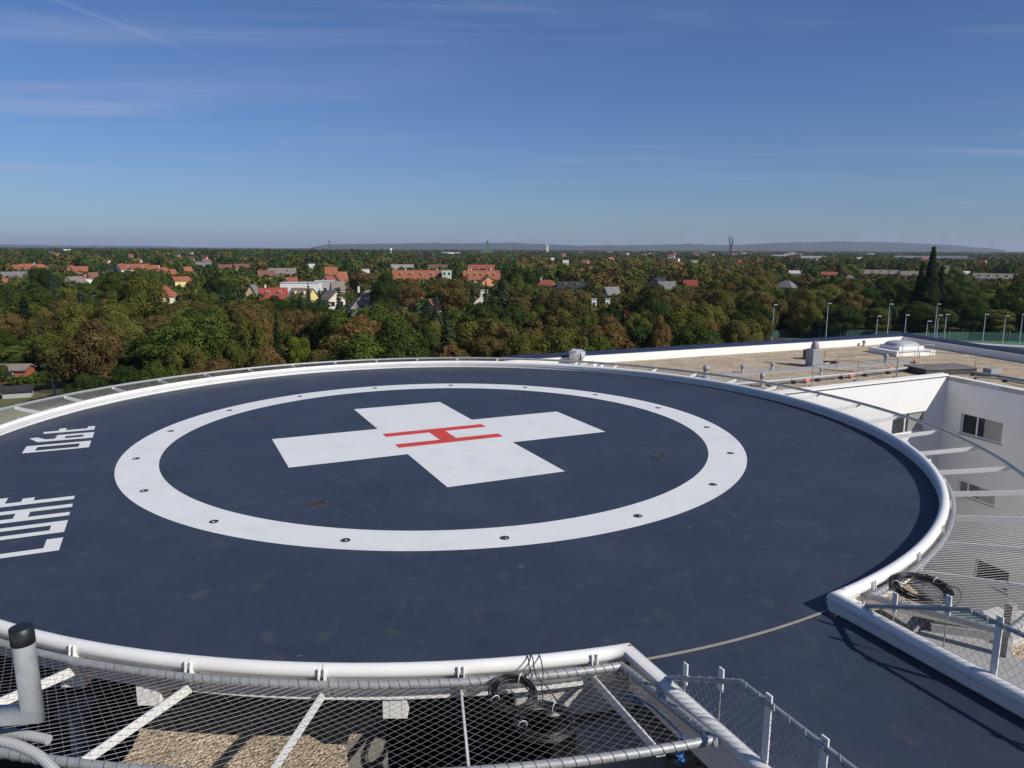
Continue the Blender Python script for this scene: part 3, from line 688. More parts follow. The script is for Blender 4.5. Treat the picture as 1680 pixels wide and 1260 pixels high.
pipe_vent(1218, 613, 15, 7, 'small grey pipe vent standing alone on the gravel left of the grey exhaust unit')
pipe_vent(1250, 634, 22, 8, 'thin tall grey pipe vent behind the deck rail, nearest the white courtyard wall')
pipe_vent(1267, 608, 13, 7, 'small grey pipe vent next left of the exhaust unit')
pipe_vent(1347, 614, 10, 5, 'tiny grey pipe vent in front of the exhaust unit')
pipe_vent(1417, 568, 9, 5, 'tiny dark pipe vent by the far parapet, between exhaust unit and skylight')
pipe_vent(1453, 596, 14, 7, 'short grey pipe vent in front of the skylight')
# exhaust unit with a domed cap
k = mpp(1335, 600); t = thing('exhaust_unit', 'square grey exhaust unit with domed cap on the gravel roof', 'exhaust unit', rp(1335, 601), .25)
w = 18*k; m = MB(); m.box((0, 0, .03), (w*1.1, w*1.1, .06)); m.box((0, 0, .06+w*.7), (w, w, w*1.4)); m.build('casing', MT['acgrey'], t, bevel=.02)
m = MB(); m.lathe([(w*.34, w*1.48), (w*.36, w*1.55), (w*.30, w*1.9), (w*.2, w*2.12), (0, w*2.2)], n=16); m.build('domed_cap', MT['pinkcap'], t)
m = MB(); m.lathe([(w*.45, w*1.44), (w*.45, w*1.5), (w*.3, w*1.52)], n=16); m.build('collar', MT['galv_light'], t)
t = thing('duct_box', 'dark duct box with ochre sides just behind the grey exhaust unit', 'duct', rp(1336, 589), .2)
m = MB(); m.box((0, 0, .3), (32*k, .5, .45)); m.build('casing', MT['yellowbox'], t, bevel=.02); m = MB(); m.box((-12*k, -.02, .32), (10*k, .56, .52)); m.build('end_cover', MT['darkbox'], t, bevel=.02)
t = thing('cable_heap', 'loose dark cables and pale sheet lying right of the exhaust unit', 'cables', rp(1362, 596))
m = MB()
for q in range(9):
    a = rr.uniform(0, 6.28); m.tube([(rr.uniform(-.5, .6), rr.uniform(-.3, .3), .03+.02*q % .1) for _ in range(6)], .025, 6)
m.build('loose_cable', MT['cable'], t); m = MB(); m.box((-.35, -.2, .05), (.45, .3, .03), .4); m.build('pale_sheet', MT['cream'], t)
# skylight dome
k = mpp(1478, 583); t = thing('skylight', 'domed skylight on a white upstand by the roof corner', 'skylight', rp(1478, 580), R(15))
w = 68*k; m = MB(); m.box((0, 0, .16), (w, w*.86, .32)); m.build('upstand', MT['cream'], t, bevel=.03)
m = MB(); m.box((0, 0, .44), (w*.64, w*.58, .24)); m.build('curb', MT['render'], t, bevel=.03)
m = MB(); nn = 20; vs = []
for j in range(7):
    ph = j/6*math.pi/2
    for q in range(nn):
        a = 2*math.pi*q/nn; e = .55; cx_ = math.copysign(abs(math.cos(a))**e, math.cos(a)); sy_ = math.copysign(abs(math.sin(a))**e, math.sin(a))
        vs.append((cx_*w*.31*math.cos(ph)**.8, sy_*w*.28*math.cos(ph)**.8, .56+.30*math.sin(ph)))
m.add(vs, [(j*nn+q, j*nn+(q+1) % nn, (j+1)*nn+(q+1) % nn, (j+1)*nn+q) for j in range(6) for q in range(nn)], True); m.build('dome', MT['dome'], t)
m = MB()
for q in (-1, 0, 1): m.tube([(q*w*.4, -w*.47, .0), (q*w*.4, -w*.47, .7)], .02, 6)
m.tube([(-w*.4, -w*.47, .7), (w*.4, -w*.47, .7)], .02, 6); m.tube([(-w*.4, -w*.47, .4), (w*.4, -w*.47, .4)], .02, 6); m.build('guard_rail', MT['galv'], t)
# flat dark hatch
x0, y0 = un(1497, 617, ZR); x1, y1 = un(1592, 622, ZR)
k = mpp(1545, 620); t = thing('smoke_hatch', 'low dark flat topped hatch behind the courtyard corner', 'roof hatch', rp(1542, 611), R(12))
w = 88*k; m = MB(); m.box((0, 0, .15), (w, w*.5, .30)); m.build('casing', MT['darkbox'], t, bevel=.02); m = MB(); m.box((0, 0, .325), (w*1.03, w*.53, .05)); m.build('lid', MT['hatch_top'], t, bevel=.01)
# pipe line and trays
def line3(name, label, cat, pts, r, mt, n=8, z=.12, feet=True):
    P3 = [Vector((*un(px, py, ZR+z), ZR+z)) for px, py in pts]; t = thing(name, label, cat, (0, 0, 0))
    m = MB(); m.tube(P3, r, n); m.build('pipe', MT[mt], t)
    if feet:
        m = MB()
        for i in range(len(P3)-1):
            d = P3[i+1]-P3[i]; q = max(1, int(d.length/1.6))
            for j in range(q+1): c = P3[i]+d*(j/q); m.box((c.x, c.y, ZR+z/2-r/2), (.12, .25, z-r), math.atan2(d.y, d.x))
        m.build('foot_block', MT['darkbox'], t)
    return t
line3('pipe_run', 'long grey pipe run on low blocks along the gravel towards the dark hatch', 'pipe', [(1180, 632), (1262, 626), (1380, 615), (1494, 603)], .085, 'galv_light', z=.22)
line3('pipe_run', 'thin dark pipe on the gravel right of the dark hatch', 'pipe', [(1596, 611), (1640, 617), (1700, 628)], .07, 'acgrey', z=.16)
line3('pipe_run', 'second thin pipe in front of the one right of the dark hatch', 'pipe', [(1600, 618), (1650, 622), (1700, 634)], .05, 'galv_light', z=.14)
line3('lightning_wire', 'thin dark wire lying on the gravel left of the exhaust unit', 'wire', [(1255, 594), (1330, 603), (1420, 612)], .018, 'cable', z=.04, feet=False)
t = thing('junction_box', 'small grey junction box on pipes right of the dark hatch', 'junction box', rp(1627, 617), .3)
k = mpp(1627, 617); m = MB(); m.box((0, 0, .28), (20*k, .5, .3)); m.build('casing', MT['acgrey'], t, bevel=.03); m = MB(); m.box((0, 0, .06), (14*k, .3, .12)); m.build('stand', MT['darkbox'], t)
for i, (px, py) in enumerate(((1324, 624), (1397, 616), (1461, 604), (1503, 592))):
    t = thing('marker_lamp', ['faded red marker lamp on the pipe run, nearest the deck', 'faded red marker lamp on the pipe run, second from the deck', 'faded red marker lamp on the pipe run, in front of the skylight', 'faded red marker lamp by the dark hatch, farthest from the deck'][i], 'marker lamp', (*un(px, py, ZR+.15), ZR), .3, 'red lamps along the pipe run')
    m = MB(); m.box((0, 0, .16), (.30, .12, .14)); m.build('lens', MT['redmark2'], t, bevel=.03); m = MB(); m.box((0, 0, .045), (.2, .2, .09)); m.build('base', MT['acgrey'], t)
def guard(label, pts, h, rails):
    t = thing('roof_guard', label, 'guard rail'); P3 = [Vector((*un(px, py, ZR), ZR)) for px, py in pts]
    for p in P3:
        m = MB(); m.tube([p, p+Vector((0, 0, h))], .022, 6); m.box((p.x, p.y, ZR+.02), (.25, .25, .04)); m.build('post', MT['galv'], t)
    m = MB()
    for q in rails:
        for i in range(len(P3)-1): m.tube([P3[i]+Vector((0, 0, h*q)), P3[i+1]+Vector((0, 0, h*q))], .012, 5)
    m.build('cable_rail', MT['mast'], t)
guard('thin wire guard on posts between the pipe run and exhaust unit', [(1332, 634), (1371, 622), (1406, 625), (1471, 620)], 1.0, (1.0,))
guard('thin wire guard on posts from the skylight to the right edge of the dark hatch', [(1372, 616), (1506, 606), (1599, 612)], 1.0, (1.0,))
guard('short wire guard on two posts left of the dark hatch', [(1453, 606), (1470, 619)], 1.0, (1.0, .5))

# ------------------------------------------------------------------ things lying round the near edge of the deck
def coil(label, c, rad, tilt, loops, seed, name='cable_coil', tails=()):
    t = thing(name, label, 'cable coil', c, 0); rr = random.Random(seed); pts = []
    for i in range(loops*20):
        a = 2*math.pi*i/20; j = i//20; q = rad*(1-.30*((j*7 % loops)/loops))+rr.uniform(-.006, .006)
        off = (rr.uniform(-.002, .002)+.02*math.sin(j*1.9), .02*math.cos(j*2.3))
        pts.append(Vector((q*math.cos(a)*1.06+off[0], q*math.sin(a)*.98+off[1], .012+.0045*((j*5) % loops)+.008*math.sin(a*3+j))))
    mm = Matrix.Rotation(tilt[2], 4, 'Z') @ Matrix.Rotation(tilt[0], 4, 'X') @ Matrix.Rotation(tilt[1], 4, 'Y')
    m = MB(); m.tube([mm @ p for p in pts], .0095, 6); m.build('cable', MT['cable'], t)
    for k in range(2):
        a = 1+k*2.4; m = MB(); m.tube([mm @ Vector((rad*.86*math.cos(a)+.055*math.cos(q)*math.cos(a), rad*.86*math.sin(a)+.055*math.cos(q)*math.sin(a), .05+.06*math.sin(q))) for q in [i*.5 for i in range(14)]], .005, 5); m.build('tie', MT['white_metal2'], t)
    for tl in tails:
        m = MB(); m.tube([Vector(p)-Vector(c) for p in tl], .0075, 6); m.build('cable_end', MT['cable'], t)
    return t
def smooth(pts, n=6):
    P = [Vector(p) for p in pts]; out = []
    for i in range(len(P)-1):
        p0, p1, p2, p3 = P[max(0, i-1)], P[i], P[i+1], P[min(len(P)-1, i+2)]
        for k in range(n):
            s = k/n; out.append(.5*((2*p1)+(p2-p0)*s+(2*p0-5*p1+4*p2-p3)*s*s+(3*p1-p0-3*p2+p3)*s**3))
    return out+[P[-1]]
u3 = lambda px, py, z: (*un(px, py, z), z)
c1_ = u3(841, 1141, .07); c2_ = u3(893, 1189, .03)
tl1 = smooth([u3(842, 1120, .08), u3(868, 1105, .2), (u3(868, 1092, .30)[0], 8.32, .305), u3(866, 1078, .305), u3(862, 1074, .27)])
tl2 = smooth([u3(893, 1165, .06), u3(889, 1130, .13), u3(891, 1105, .25), u3(888, 1085, .31), u3(884, 1073, .29)])
tl3 = smooth([u3(905, 1205, .05), u3(928, 1180, .04), u3(900, 1130, .1), u3(880, 1110, .22), u3(874, 1080, .31), u3(870, 1074, .29)])
coil('black cable coil hanging by the inner net rail, left one of the nearest pair', c1_, .27, (.35, 0, .2), 13, 1, tails=(tl1,))
coil('black cable coil lying on the net, right one of the nearest pair', c2_, .31, (.08, .05, .1), 14, 2, tails=(tl2, tl3))
c3_ = u3(1510, 968, .12)
coil('black cable coil lying on the right hand net beside the walkway corner', c3_, .42, (.12, .08, -.5), 15, 3, tails=(smooth([u3(1475, 960, .12), u3(1520, 955, .2), u3(1570, 965, .15), u3(1575, 985, .1), u3(1555, 1000, .1)]),))
# blue straps tying the net corner
t = thing('blue_strap', 'blue lashing strap tied round the near net rail, hanging end knotted', 'strap')
rr = random.Random(9); b = Vector(u3(1117, 1219, .06))
m = MB(); m.tube(smooth([b+Vector((0, .06, .0)), b+Vector((0, 0, .06)), b+Vector((.01, -.06, 0)), b+Vector((.01, -.02, -.1)), b+Vector((-.03, .03, -.16)), b+Vector((.05, .02, -.2)), b+Vector((.0, -.03, -.26))]), .016, 6); m.build('strap_end', MT['strap'], t)
m = MB()
for q in range(5): m.tube(smooth([b+Vector((rr.uniform(-.06, .06), rr.uniform(-.05, .05), -.12-rr.uniform(0, .14))) for _ in range(4)]), .012, 5)
m.build('knot', MT['strap'], t)
m = MB(); m.tube(smooth([b+Vector((0, .05, .02)), u3(1118, 1205, .02), u3(1070, 1160, -.1), u3(1035, 1140, -.15)]), .012, 5); m.build('strap_length', MT['strap'], t)
t = thing('blue_strap', 'blue lashing strap wound under the net by the walkway wall', 'strap')
m = MB(); m.tube(smooth([u3(1022, 1140, -.3), u3(1040, 1148, -.3), u3(1056, 1156, -.32), u3(1058, 1140, -.28), u3(1064, 1150, -.35)]), .02, 6); m.build('strap_length', MT['strap'], t)
# slabs and boxes on the roof under the net
t = thing('concrete_slab', 'pale concrete slab on the gravel under the net corner', 'slab')
def slabbox(t, name, quad, z0, z1, mt):
    P = [un(px, py, z1) for px, py in quad]; m = MB(); m.prism(P, z0, z1); return m.build(name, MT[mt], t, bevel=.01)
slabbox(t, 'slab', [(1048, 1152), (1085, 1140), (1098, 1163), (1155, 1208), (1100, 1222), (1062, 1185)], ZR, ZR+.28, 'concrete')
t = thing('timber_beam', 'weathered timber beam on the gravel by the walkway wall, farther of two', 'timber')
slabbox(t, 'beam', [(1082, 1216), (1168, 1191), (1172, 1203), (1086, 1229)], ZR, ZR+.14, 'timber')
t = thing('timber_beam', 'weathered timber beam on the gravel by the walkway wall, nearer of two', 'timber')
slabbox(t, 'beam', [(1078, 1240), (1135, 1224), (1138, 1235), (1080, 1254)], ZR, ZR+.12, 'timber')
t = thing('duct_housing', 'grey metal duct housing on the roof under the near net', 'duct')
slabbox(t, 'casing', [(945, 1190), (1040, 1160), (1095, 1222), (985, 1250)], ZR, ZR+.45, 'paver')
t = thing('beam_block', 'grey concrete block hanging under the deck edge near the open corner', 'beam')
x0, y0 = un(870, 1110, -.15); x1, y1 = un(1040, 1095, -.15)
m = MB(); m.box((( -.0+.25), 8.95, -.34), (.42, .5, .4), .1); m.box((1.0, 9.12, -.40), (1.15, .6, .52), .16); m.build('block', MT['concrete'], t, bevel=.01)
t = thing('roof_outlet', 'bluish grey roof outlet under the net at left', 'roof vent', (*un(128, 1165, -2.4), -3.6))
m = MB(); m.lathe([(.3, 0), (.3, .1), (.16, .12), (.16, 1.2), (0, 1.2)], n=14); m.build('pipe', MT['galv_light'], t); m = MB(); m.box((0, 0, 1.24), (.5, .5, .1)); m.build('cover', MT['acgrey'], t)
# things on the roof beside the walkway at right
t = thing('roof_light', 'greenish glass roof light beside the right walkway fence', 'roof light', (*un(1570, 1035, ZR), ZR), -.3)
m = MB(); m.box((0, 0, .12), (1.0, .8, .24)); m.build('upstand', MT['acgrey'], t); m = MB(); m.box((0, 0, .26), (.9, .7, .03)); m.build('glass', mat('green_roof_glass', (.05, .09, .085), rough=.12, var=.2), t)
t = thing('concrete_slab', 'pale concrete slab on the roof right of the green roof light', 'slab', (*un(1640, 1035, ZR), ZR), .45)
m = MB(); m.box((0, 0, .06), (1.3, .9, .12)); m.build('slab', MT['concrete'], t, bevel=.01)
t = thing('concrete_slab', 'grey paver slab on the roof left of the green roof light', 'slab', (*un(1520, 1015, ZR), ZR), .3)
m = MB(); m.box((0, 0, .06), (1.4, .8, .12)); m.build('slab', MT['paver'], t, bevel=.01)
t = thing('concrete_slab', 'large weathered grey slab added to darken the roof nearest the right walkway fence', 'slab', (*un(1610, 1085, ZR), ZR), -1.2)  # extra slab added to darken the bright gravel here
m = MB(); m.box((0, 0, .05), (1.9, 1.0, .10)); m.build('slab', MT['paver'], t, bevel=.01)
t = thing('support_post', 'grey square post standing on the roof beside the right walkway fence', 'post', (*un(1647, 1085, ZR), ZR), .4)
m = MB(); m.box((0, 0, .5), (.12, .12, 1.0)); m.build('shaft', MT['acgrey'], t); m = MB(); m.box((0, 0, .02), (.3, .3, .04)); m.build('foot', MT['acgrey'], t)
# galvanised pipe end and hoses close to the camera
t = thing('handrail_pipe', 'galvanised handrail pipe with black end cap at lower left, nearest the camera', 'handrail')
def pd(px, py, Y):                              # point on a picture direction at depth Y
    d = ray(px, py); s = Y/d[1]; return Vector((d[0]*s, Y, EYE+d[2]*s))
p0, p1 = pd(36, 1040, 1.95), pd(47, 1176, 1.95); p2 = pd(-60, 1192, 1.95); p3 = pd(-700, 1230, 1.95); rp_ = .029
def mitred(mb, P, r, n=24):
    P = [Vector(p) for p in P]; d = [(P[i+1]-P[i]).normalized() for i in range(len(P)-1)]; u = d[0].orthogonal().normalized(); w = d[0].cross(u)
    rg = [P[0]+(u*math.cos(2*math.pi*k/n)+w*math.sin(2*math.pi*k/n))*r for k in range(n)]; rings = [rg]
    for i in range(1, len(P)):
        nn_ = (d[i-1]+d[i]).normalized() if i < len(P)-1 else d[i-1]
        rings.append([q+d[i-1]*((P[i]-q).dot(nn_)/d[i-1].dot(nn_)) for q in rings[-1]])
    mb.add([q for g_ in rings for q in g_], [(i*n+k, i*n+(k+1) % n, (i+1)*n+(k+1) % n, (i+1)*n+k) for i in range(len(rings)-1) for k in range(n)], True)
p1 = Vector((p0.x+.004, p0.y, p1.z+.012)); ax_ = (p1-p0).normalized()
m = MB(); mitred(m, [p0, p1, p3, p3+Vector((-.05, -.3, -.75))], rp_); m.build('rail', MT['galv_light'], t)
m = MB(); m.tube([p0-ax_*.022, p0-ax_*.02, p0+ax_*.028, p0+ax_*.029], [rp_*.93, rp_*1.07, rp_*1.07, rp_], 20); m.build('end_cap', MT['black'], t)
def hose(label, pts, r):
    t = thing('corrugated_hose', label, 'hose'); P = smooth(pts, 40); m = MB(); out = []; rad = []; acc = 0
    L_ = [0]
    for i in range(1, len(P)): L_.append(L_[-1]+(P[i]-P[i-1]).length)
    n = int(L_[-1]/.0022); j = 0
    for i in range(n):
        s = i*.0022
        while j < len(L_)-2 and L_[j+1] < s: j += 1
        q = (s-L_[j])/max(1e-9, L_[j+1]-L_[j]); out.append(P[j].lerp(P[j+1], q)); rad.append(r*(1.0+.10*math.sin(s*2*math.pi/.0088)))
    m.tube(out, rad, 12); m.build('sleeve', MT['hose'], t); return t
MT['hose'] = mat('grey_corrugated_plastic', (.33, .34, .33), rough=.5, var=.1)
hose('grey corrugated hose under the handrail pipe, upper one with cut end', [pd(80, 1214, 1.95), pd(40, 1206, 1.97), pd(-10, 1203, 2.0), pd(-90, 1206, 2.0), pd(-300, 1230, 1.9), pd(-500, 1330, 1.8)], .0135)
hose('grey corrugated hose under the handrail pipe, lower one curving down', [pd(110, 1290, 1.85), pd(84, 1258, 1.87), pd(52, 1233, 1.9), pd(0, 1216, 1.93), pd(-90, 1212, 1.95), pd(-300, 1250, 1.85), pd(-500, 1350, 1.8)], .0135)

# ------------------------------------------------------------------ the land
m = MB(); m.add([(-22000, -3000, G), (22000, -3000, G), (22000, 24000, G), (-22000, 24000, G)], [(0, 1, 2, 3)]); struct(m.build('ground', MT['ground']))
def patch(name, quad, mt, z):
    P = [un(px, py, G) for px, py in quad]; mb = MB(); mb.add([(p[0], p[1], G+z) for p in P], [tuple(range(len(P)))]); return struct(mb.build(name, MT[mt]))
patch('field', [(700, 431), (702, 425), (800, 424.5), (796, 432)], 'field', .3)
patch('field', [(838, 434), (842, 427), (905, 428), (890, 433)], 'field', .3)
patch('field', [(1586, 481), (1590, 470), (1720, 468), (1720, 482)], 'field', .3)
patch('lawn', [(-160, 735), (-160, 648), (30, 641), (170, 655), (150, 690), (20, 735)], 'lawn', .04)
patch('lawn', [(40, 640), (45, 616), (100, 614), (110, 632)], 'lawn', .03)
patch('road', [(655, 530), (650, 497), (664, 490), (690, 496), (694, 530)], 'asphalt', .05)
def hills(name, prof, Y, depth, seed):
    rr = random.Random(seed); P = []
    for i in range(len(prof)-1):
        (x0, y0), (x1, y1) = prof[i], prof[i+1]; n = max(1, int(abs(x1-x0)/9))
        for k in range(n): t = k/n; P.append((x0+(x1-x0)*t, y0+(y1-y0)*t+rr.uniform(-.35, .35)))
    P.append(prof[-1]); vs = []; nn = 7
    for (px, py) in P:
        d = ray(px, py); s = Y/d[1]; z = max(G+2, EYE+d[2]*s); x = d[0]*s
        for j in range(nn):
            t = j/(nn-1); q = math.sin(math.pi*min(1, t*1.0)*.5) if t <= 1 else 1
            yy = Y-depth*(1-t); vs.append((x*yy/Y, yy, G-1+(z-G+1)*q+(rr.uniform(-9, 9) if 0 < j < nn-1 else 0)))
        vs.append((x*(Y+depth)/Y, Y+depth, G-1))
    n1 = nn+1; fs = [(i*n1+j, (i+1)*n1+j, (i+1)*n1+j+1, i*n1+j+1) for i in range(len(P)-1) for j in range(n1-1)]
    m = MB(); m.add(vs, fs, True); return struct(m.build(name, MT['hill']))
hills('hills', [(505, 408), (520, 403.5), (545, 401), (620, 400), (690, 399), (760, 399.5), (840, 398.5), (900, 401.5), (960, 403), (1040, 402), (1130, 400.5), (1200, 402), (1260, 399), (1310, 397.5), (1380, 396), (1450, 397.5), (1500, 399), (1560, 402), (1600, 406), (1650, 410)], 10500, 1800, 2)
hills('hills', [(-80, 400.5), (20, 401), (90, 402.6), (160, 403.4), (260, 404.2), (330, 406)], 11500, 1200, 3)

# ------------------------------------------------------------------ houses
BLOCK = []                                      # picture-plane bounds of what must stay in view
LAND = []                                       # names for saying where a tree stands
def nx_dorm(wpx): return 5 if wpx > 55 else (2 if wpx > 36 else 0)
def house(px, py, wpx, h, roof, wc, rc, label, vis=None, depth=.75, rot=0, storey=None, win=(2, 1), chim=0, cat='house', name='house', land=None, hip=0, over=.35, eave=None):
    Z = G+h; x, y = un(px, py, Z); k = math.hypot(x, y)/F; w = wpx*k; d = w*depth if depth <= 2 else depth
    face = math.atan2(-x, y)                     # the front looks back at the helipad
    t = thing(name, label, cat, (x, y, G), face+R(rot))
    if roof == 'flat': e = h
    else: e = (h*.58 if eave is None else eave)
    wm, rm = wallm('wall_'+wc[0], wc[1]), roofm('roof_'+rc[0], rc[1])
    hw, hd = w/2, d/2; o = over
    m = MB()
    if roof == 'gablefront':                    # ridge runs away from the viewer
        vs = [(-hw, -hd, 0), (hw, -hd, 0), (hw, -hd, e), (0, -hd, h-.12), (-hw, -hd, e), (-hw, hd, 0), (hw, hd, 0), (hw, hd, e), (0, hd, h-.12), (-hw, hd, e)]
        m.add(vs, [(0, 1, 2, 3, 4), (9, 8, 7, 6, 5), (0, 4, 9, 5), (1, 6, 7, 2)])
    elif roof == 'gable':
        vs = [(-hw, -hd, 0), (-hw, hd, 0), (-hw, hd, e), (-hw, 0, h-.12), (-hw, -hd, e), (hw, -hd, 0), (hw, hd, 0), (hw, hd, e), (hw, 0, h-.12), (hw, -hd, e)]
        m.add(vs, [(4, 3, 2, 1, 0), (5, 6, 7, 8, 9), (0, 5, 9, 4), (1, 2, 7, 6)])
    else:
        m.box((0, 0, e/2), (w, d, e))
    m.build('wall', wm, t)
    m = MB()
    if roof in ('gable', 'gablefront'):
        a_, b_ = (hw, hd) if roof == 'gable' else (hd, hw)
        s = (h-e)/b_; zl = e-s*o
        vs = []
        for x_ in (-a_-o, a_+o):
            for (y_, z_) in ((-b_-o, zl), (0, h), (b_+o, zl), (b_+o, zl-.22), (0, h-.22), (-b_-o, zl-.22)):
                vs.append((x_, y_, z_+.14) if roof == 'gable' else (y_, -x_, z_+.14))
        m.add(vs, [(0, 6, 7, 1), (1, 7, 8, 2), (2, 8, 9, 3), (3, 9, 10, 4), (4, 10, 11, 5), (5, 11, 6, 0), (0, 1, 2, 3, 4, 5)[::-1], (6, 7, 8, 9, 10, 11)])
    elif roof == 'hip':
        r_ = max(.2, hw-hd*.95) if w > d else .2
        vs = [(-hw-o, -hd-o, e), (hw+o, -hd-o, e), (hw+o, hd+o, e), (-hw-o, hd+o, e), (-r_, 0, h), (r_, 0, h), (-hw-o, -hd-o, e-.2), (hw+o, -hd-o, e-.2), (hw+o, hd+o, e-.2), (-hw-o, hd+o, e-.2)]
        m.add(vs, [(0, 1, 5, 4), (1, 2, 5), (2, 3, 4, 5), (3, 0, 4), (0, 6, 7, 1), (1, 7, 8, 2), (2, 8, 9, 3), (3, 9, 6, 0), (6, 9, 8, 7)])
    elif roof == 'flat':
        m.box((0, 0, h+.12), (w+.3, d+.3, .24))
    ro = m.build('roof', rm, t)
    if roof == 'gable' and cat == 'house' and nx_dorm(wpx):
        for c in range(nx_dorm(wpx)):
            m = MB(); xx = ((c+.5)/nx_dorm(wpx)-.5)*w*.9; m.box((xx, -hd*.55, e+(h-e)*.5+.35), (1.1, 1.2, .9)); do = m.build('dormer', wm, ro)
            m = MB(); m.box((xx, -hd*.55-.62, e+(h-e)*.5+.35), (.8, .06, .6)); m.build('pane', MT['pane'], ro)
    for c in range(chim):
        m = MB(); xx = (-.28+.55*c)*w; m.box((xx, d*.08, h+.15), (.6, .6, 1.7)); m.box((xx, d*.08, h+1.03), (.75, .75, .12)); m.build('chimney', wallm('chimney_white', (.62, .60, .56)), ro)
    nx, nz = win
    for i in range(nx):
        for j in range(nz):
            zc_ = (j+.55)*(e/max(1, nz)); ww = min(1.4, w/nx*.45); xx = (i-(nx-1)/2)*w/nx; hh = min(1.4, e/max(1, nz)*.5)
            m = MB(); m.box((xx, -hd-.02, zc_), (ww+.24, .10, hh+.24)); fr = m.build('window', MT['frame'], t)
            m = MB(); m.box((xx, -hd-.06, zc_), (ww, .08, hh)); m.build('pane', MT['pane'], fr)
    kz = (vis if vis else h*.62)*.8
    b0 = proj(x, y, Z); b1 = proj(x, y, Z-kz)
    BLOCK.append((px-wpx/2-1, b0[1]-1, px+wpx/2+1, b1[1], math.hypot(x, y), x, y, max(w, d)/2))
    if land: LAND.append((px, (b0[1]+b1[1])/2, land))
    return t
WH, CRM, YEL, PEA, MINT, GRY, ORW, TAN = ('white', (.72, .70, .66)), ('cream', (.66, .60, .46)), ('yellow', (.66, .56, .20)), ('peach', (.68, .47, .26)), ('mint', (.52, .62, .52)), ('grey', (.36, .36, .35)), ('orange', (.58, .26, .13)), ('tan', (.42, .36, .27))
RO, RR, RB, RG, RD_, RGB, RBK, RW = ('orange', (.30, .098, .048)), ('red', (.27, .046, .030)), ('brown', (.17, .075, .05)), ('grey', (.17, .165, .165)), ('red_brown', (.28, .075, .045)), ('grey_brown', (.22, .18, .15)), ('black', (.025, .026, .03)), ('pale', (.50, .49, .46))
H = house
H(16, 446, 38, 7, 'gable', YEL, RG, 'long yellow house with dark grey roof at the left edge, by the orange roofed group', win=(5, 1), depth=.5, land='long yellow house')
H(28, 434, 34, 7.5, 'hip', WH, RO, 'orange hip roofed white house at far left above the long yellow house', win=(3, 1))
H(4, 457, 18, 5, 'gable', WH, RO, 'low orange roofed house at the left edge below the long yellow house', win=(2, 1))
H(42, 433, 20, 7.5, 'gable', CRM, RO, 'cream gabled house with orange roof, second from the left edge', rot=40, win=(2, 1))
H(65, 433, 22, 8, 'hip', CRM, RO, 'orange hip roofed cream house between the left edge and the grey barn roof', rot=15, win=(2, 1), chim=1)
H(115, 435, 12, 7.5, 'gable', ORW, RD_, 'small red gabled house left of the double orange roofed house', rot=60, win=(1, 1))
H(137, 437, 24, 8, 'gable', CRM, RO, 'cream house with wide orange roof above the white gable house at left', win=(4, 1), rot=-10, land='wide orange roof')
H(152, 447, 12, 7, 'gable', WH, RB, 'brown roofed house beside the white low house at left', rot=20, win=(1, 1))
H(120, 454, 24, 7, 'gablefront', MINT, RGB, 'mint green gable house with grey brown roof at left', rot=-35, depth=1.2, win=(2, 1), land='mint green gable house')
H(143, 449, 18, 5.5, 'hip', WH, RO, 'white house with small orange roof right of the mint green house', win=(3, 1))
H(141, 458, 10, 4, 'flat', WH, RW, 'tiny white flat annexe right of the mint green gable house', win=(1, 1))
H(218, 433, 42, 9, 'gable', WH, RO, 'large orange roofed hall with white gable end at left', rot=14, depth=1.0, win=(5, 1), land='large orange roofed hall')
H(188, 441, 28, 5.5, 'gable', GRY, RBK, 'low building with black roof left of the large orange hall', win=(3, 1), rot=8)
H(200, 431, 14, 9, 'gablefront', TAN, RD_, 'narrow red brown gable behind the left of the large orange hall', win=(1, 1))
H(250, 435, 16, 7, 'gable', CRM, RO, 'cream house with light orange roof right of the large orange hall', win=(2, 1))
H(268, 438, 20, 7, 'hip', CRM, RO, 'small orange hip roof left of the yellow box house', win=(2, 1), chim=1)
H(282, 442, 12, 7, 'gable', ORW, RO, 'tiny orange gabled house just above the yellow box house', rot=50, win=(1, 1))
H(296, 454, 23, 7.5, 'gable', YEL, RO, 'bright yellow box house with flat orange roof', rot=20, win=(2, 1), eave=5.8, land='bright yellow box house')
H(270, 468.5, 33, 8.5, 'hip', CRM, RD_, 'cream house with tall red hip roof and chimney above the treetops at left', vis=8, depth=.95, win=(3, 2), chim=1, rot=12, land='red hip roof')
H(333, 480, 36, 7, 'gable', CRM, RR, 'bright red roofed house with white chimney among the trees at left', vis=3.8, rot=8, win=(2, 1), chim=1, land='bright red roofed house')
H(334, 429.5, 22, 7, 'gable', WH, RG, 'grey roofed house alone before the dark wood at left', win=(2, 1))
H(372, 434, 24, 7.5, 'gable', TAN, RB, 'brown roofed tan house, left one of the long brown pair', win=(3, 1))
H(398, 433, 26, 8, 'gable', TAN, RB, 'brown roofed tan house, right one of the long brown pair', win=(3, 1), rot=15, land='long brown roofed pair')
H(307, 438, 12, 7, 'gable', PEA, RO, 'small peach house with orange roof by dark conifers at left', rot=30, win=(1, 1))
H(415, 467, 16, 7.5, 'gablefront', PEA, RG, 'peach gable house left of the red roof with white chimney', rot=-25, win=(1, 2), depth=1.1)
H(448, 472.5, 40, 8, 'gable', PEA, RR, 'long red roof with white chimney left of the white flat building', vis=4.6, win=(2, 1), chim=1, rot=4, land='long red roof')
H(461, 440, 44, 8, 'gable', TAN, RGB, 'long grey brown roof behind the small red roof, left of centre', win=(4, 1), rot=-6, depth=.4)
H(436, 444, 24, 8, 'gable', YEL, RB, 'brown roofed yellow house left of the long grey brown roof', win=(3, 1), rot=10)
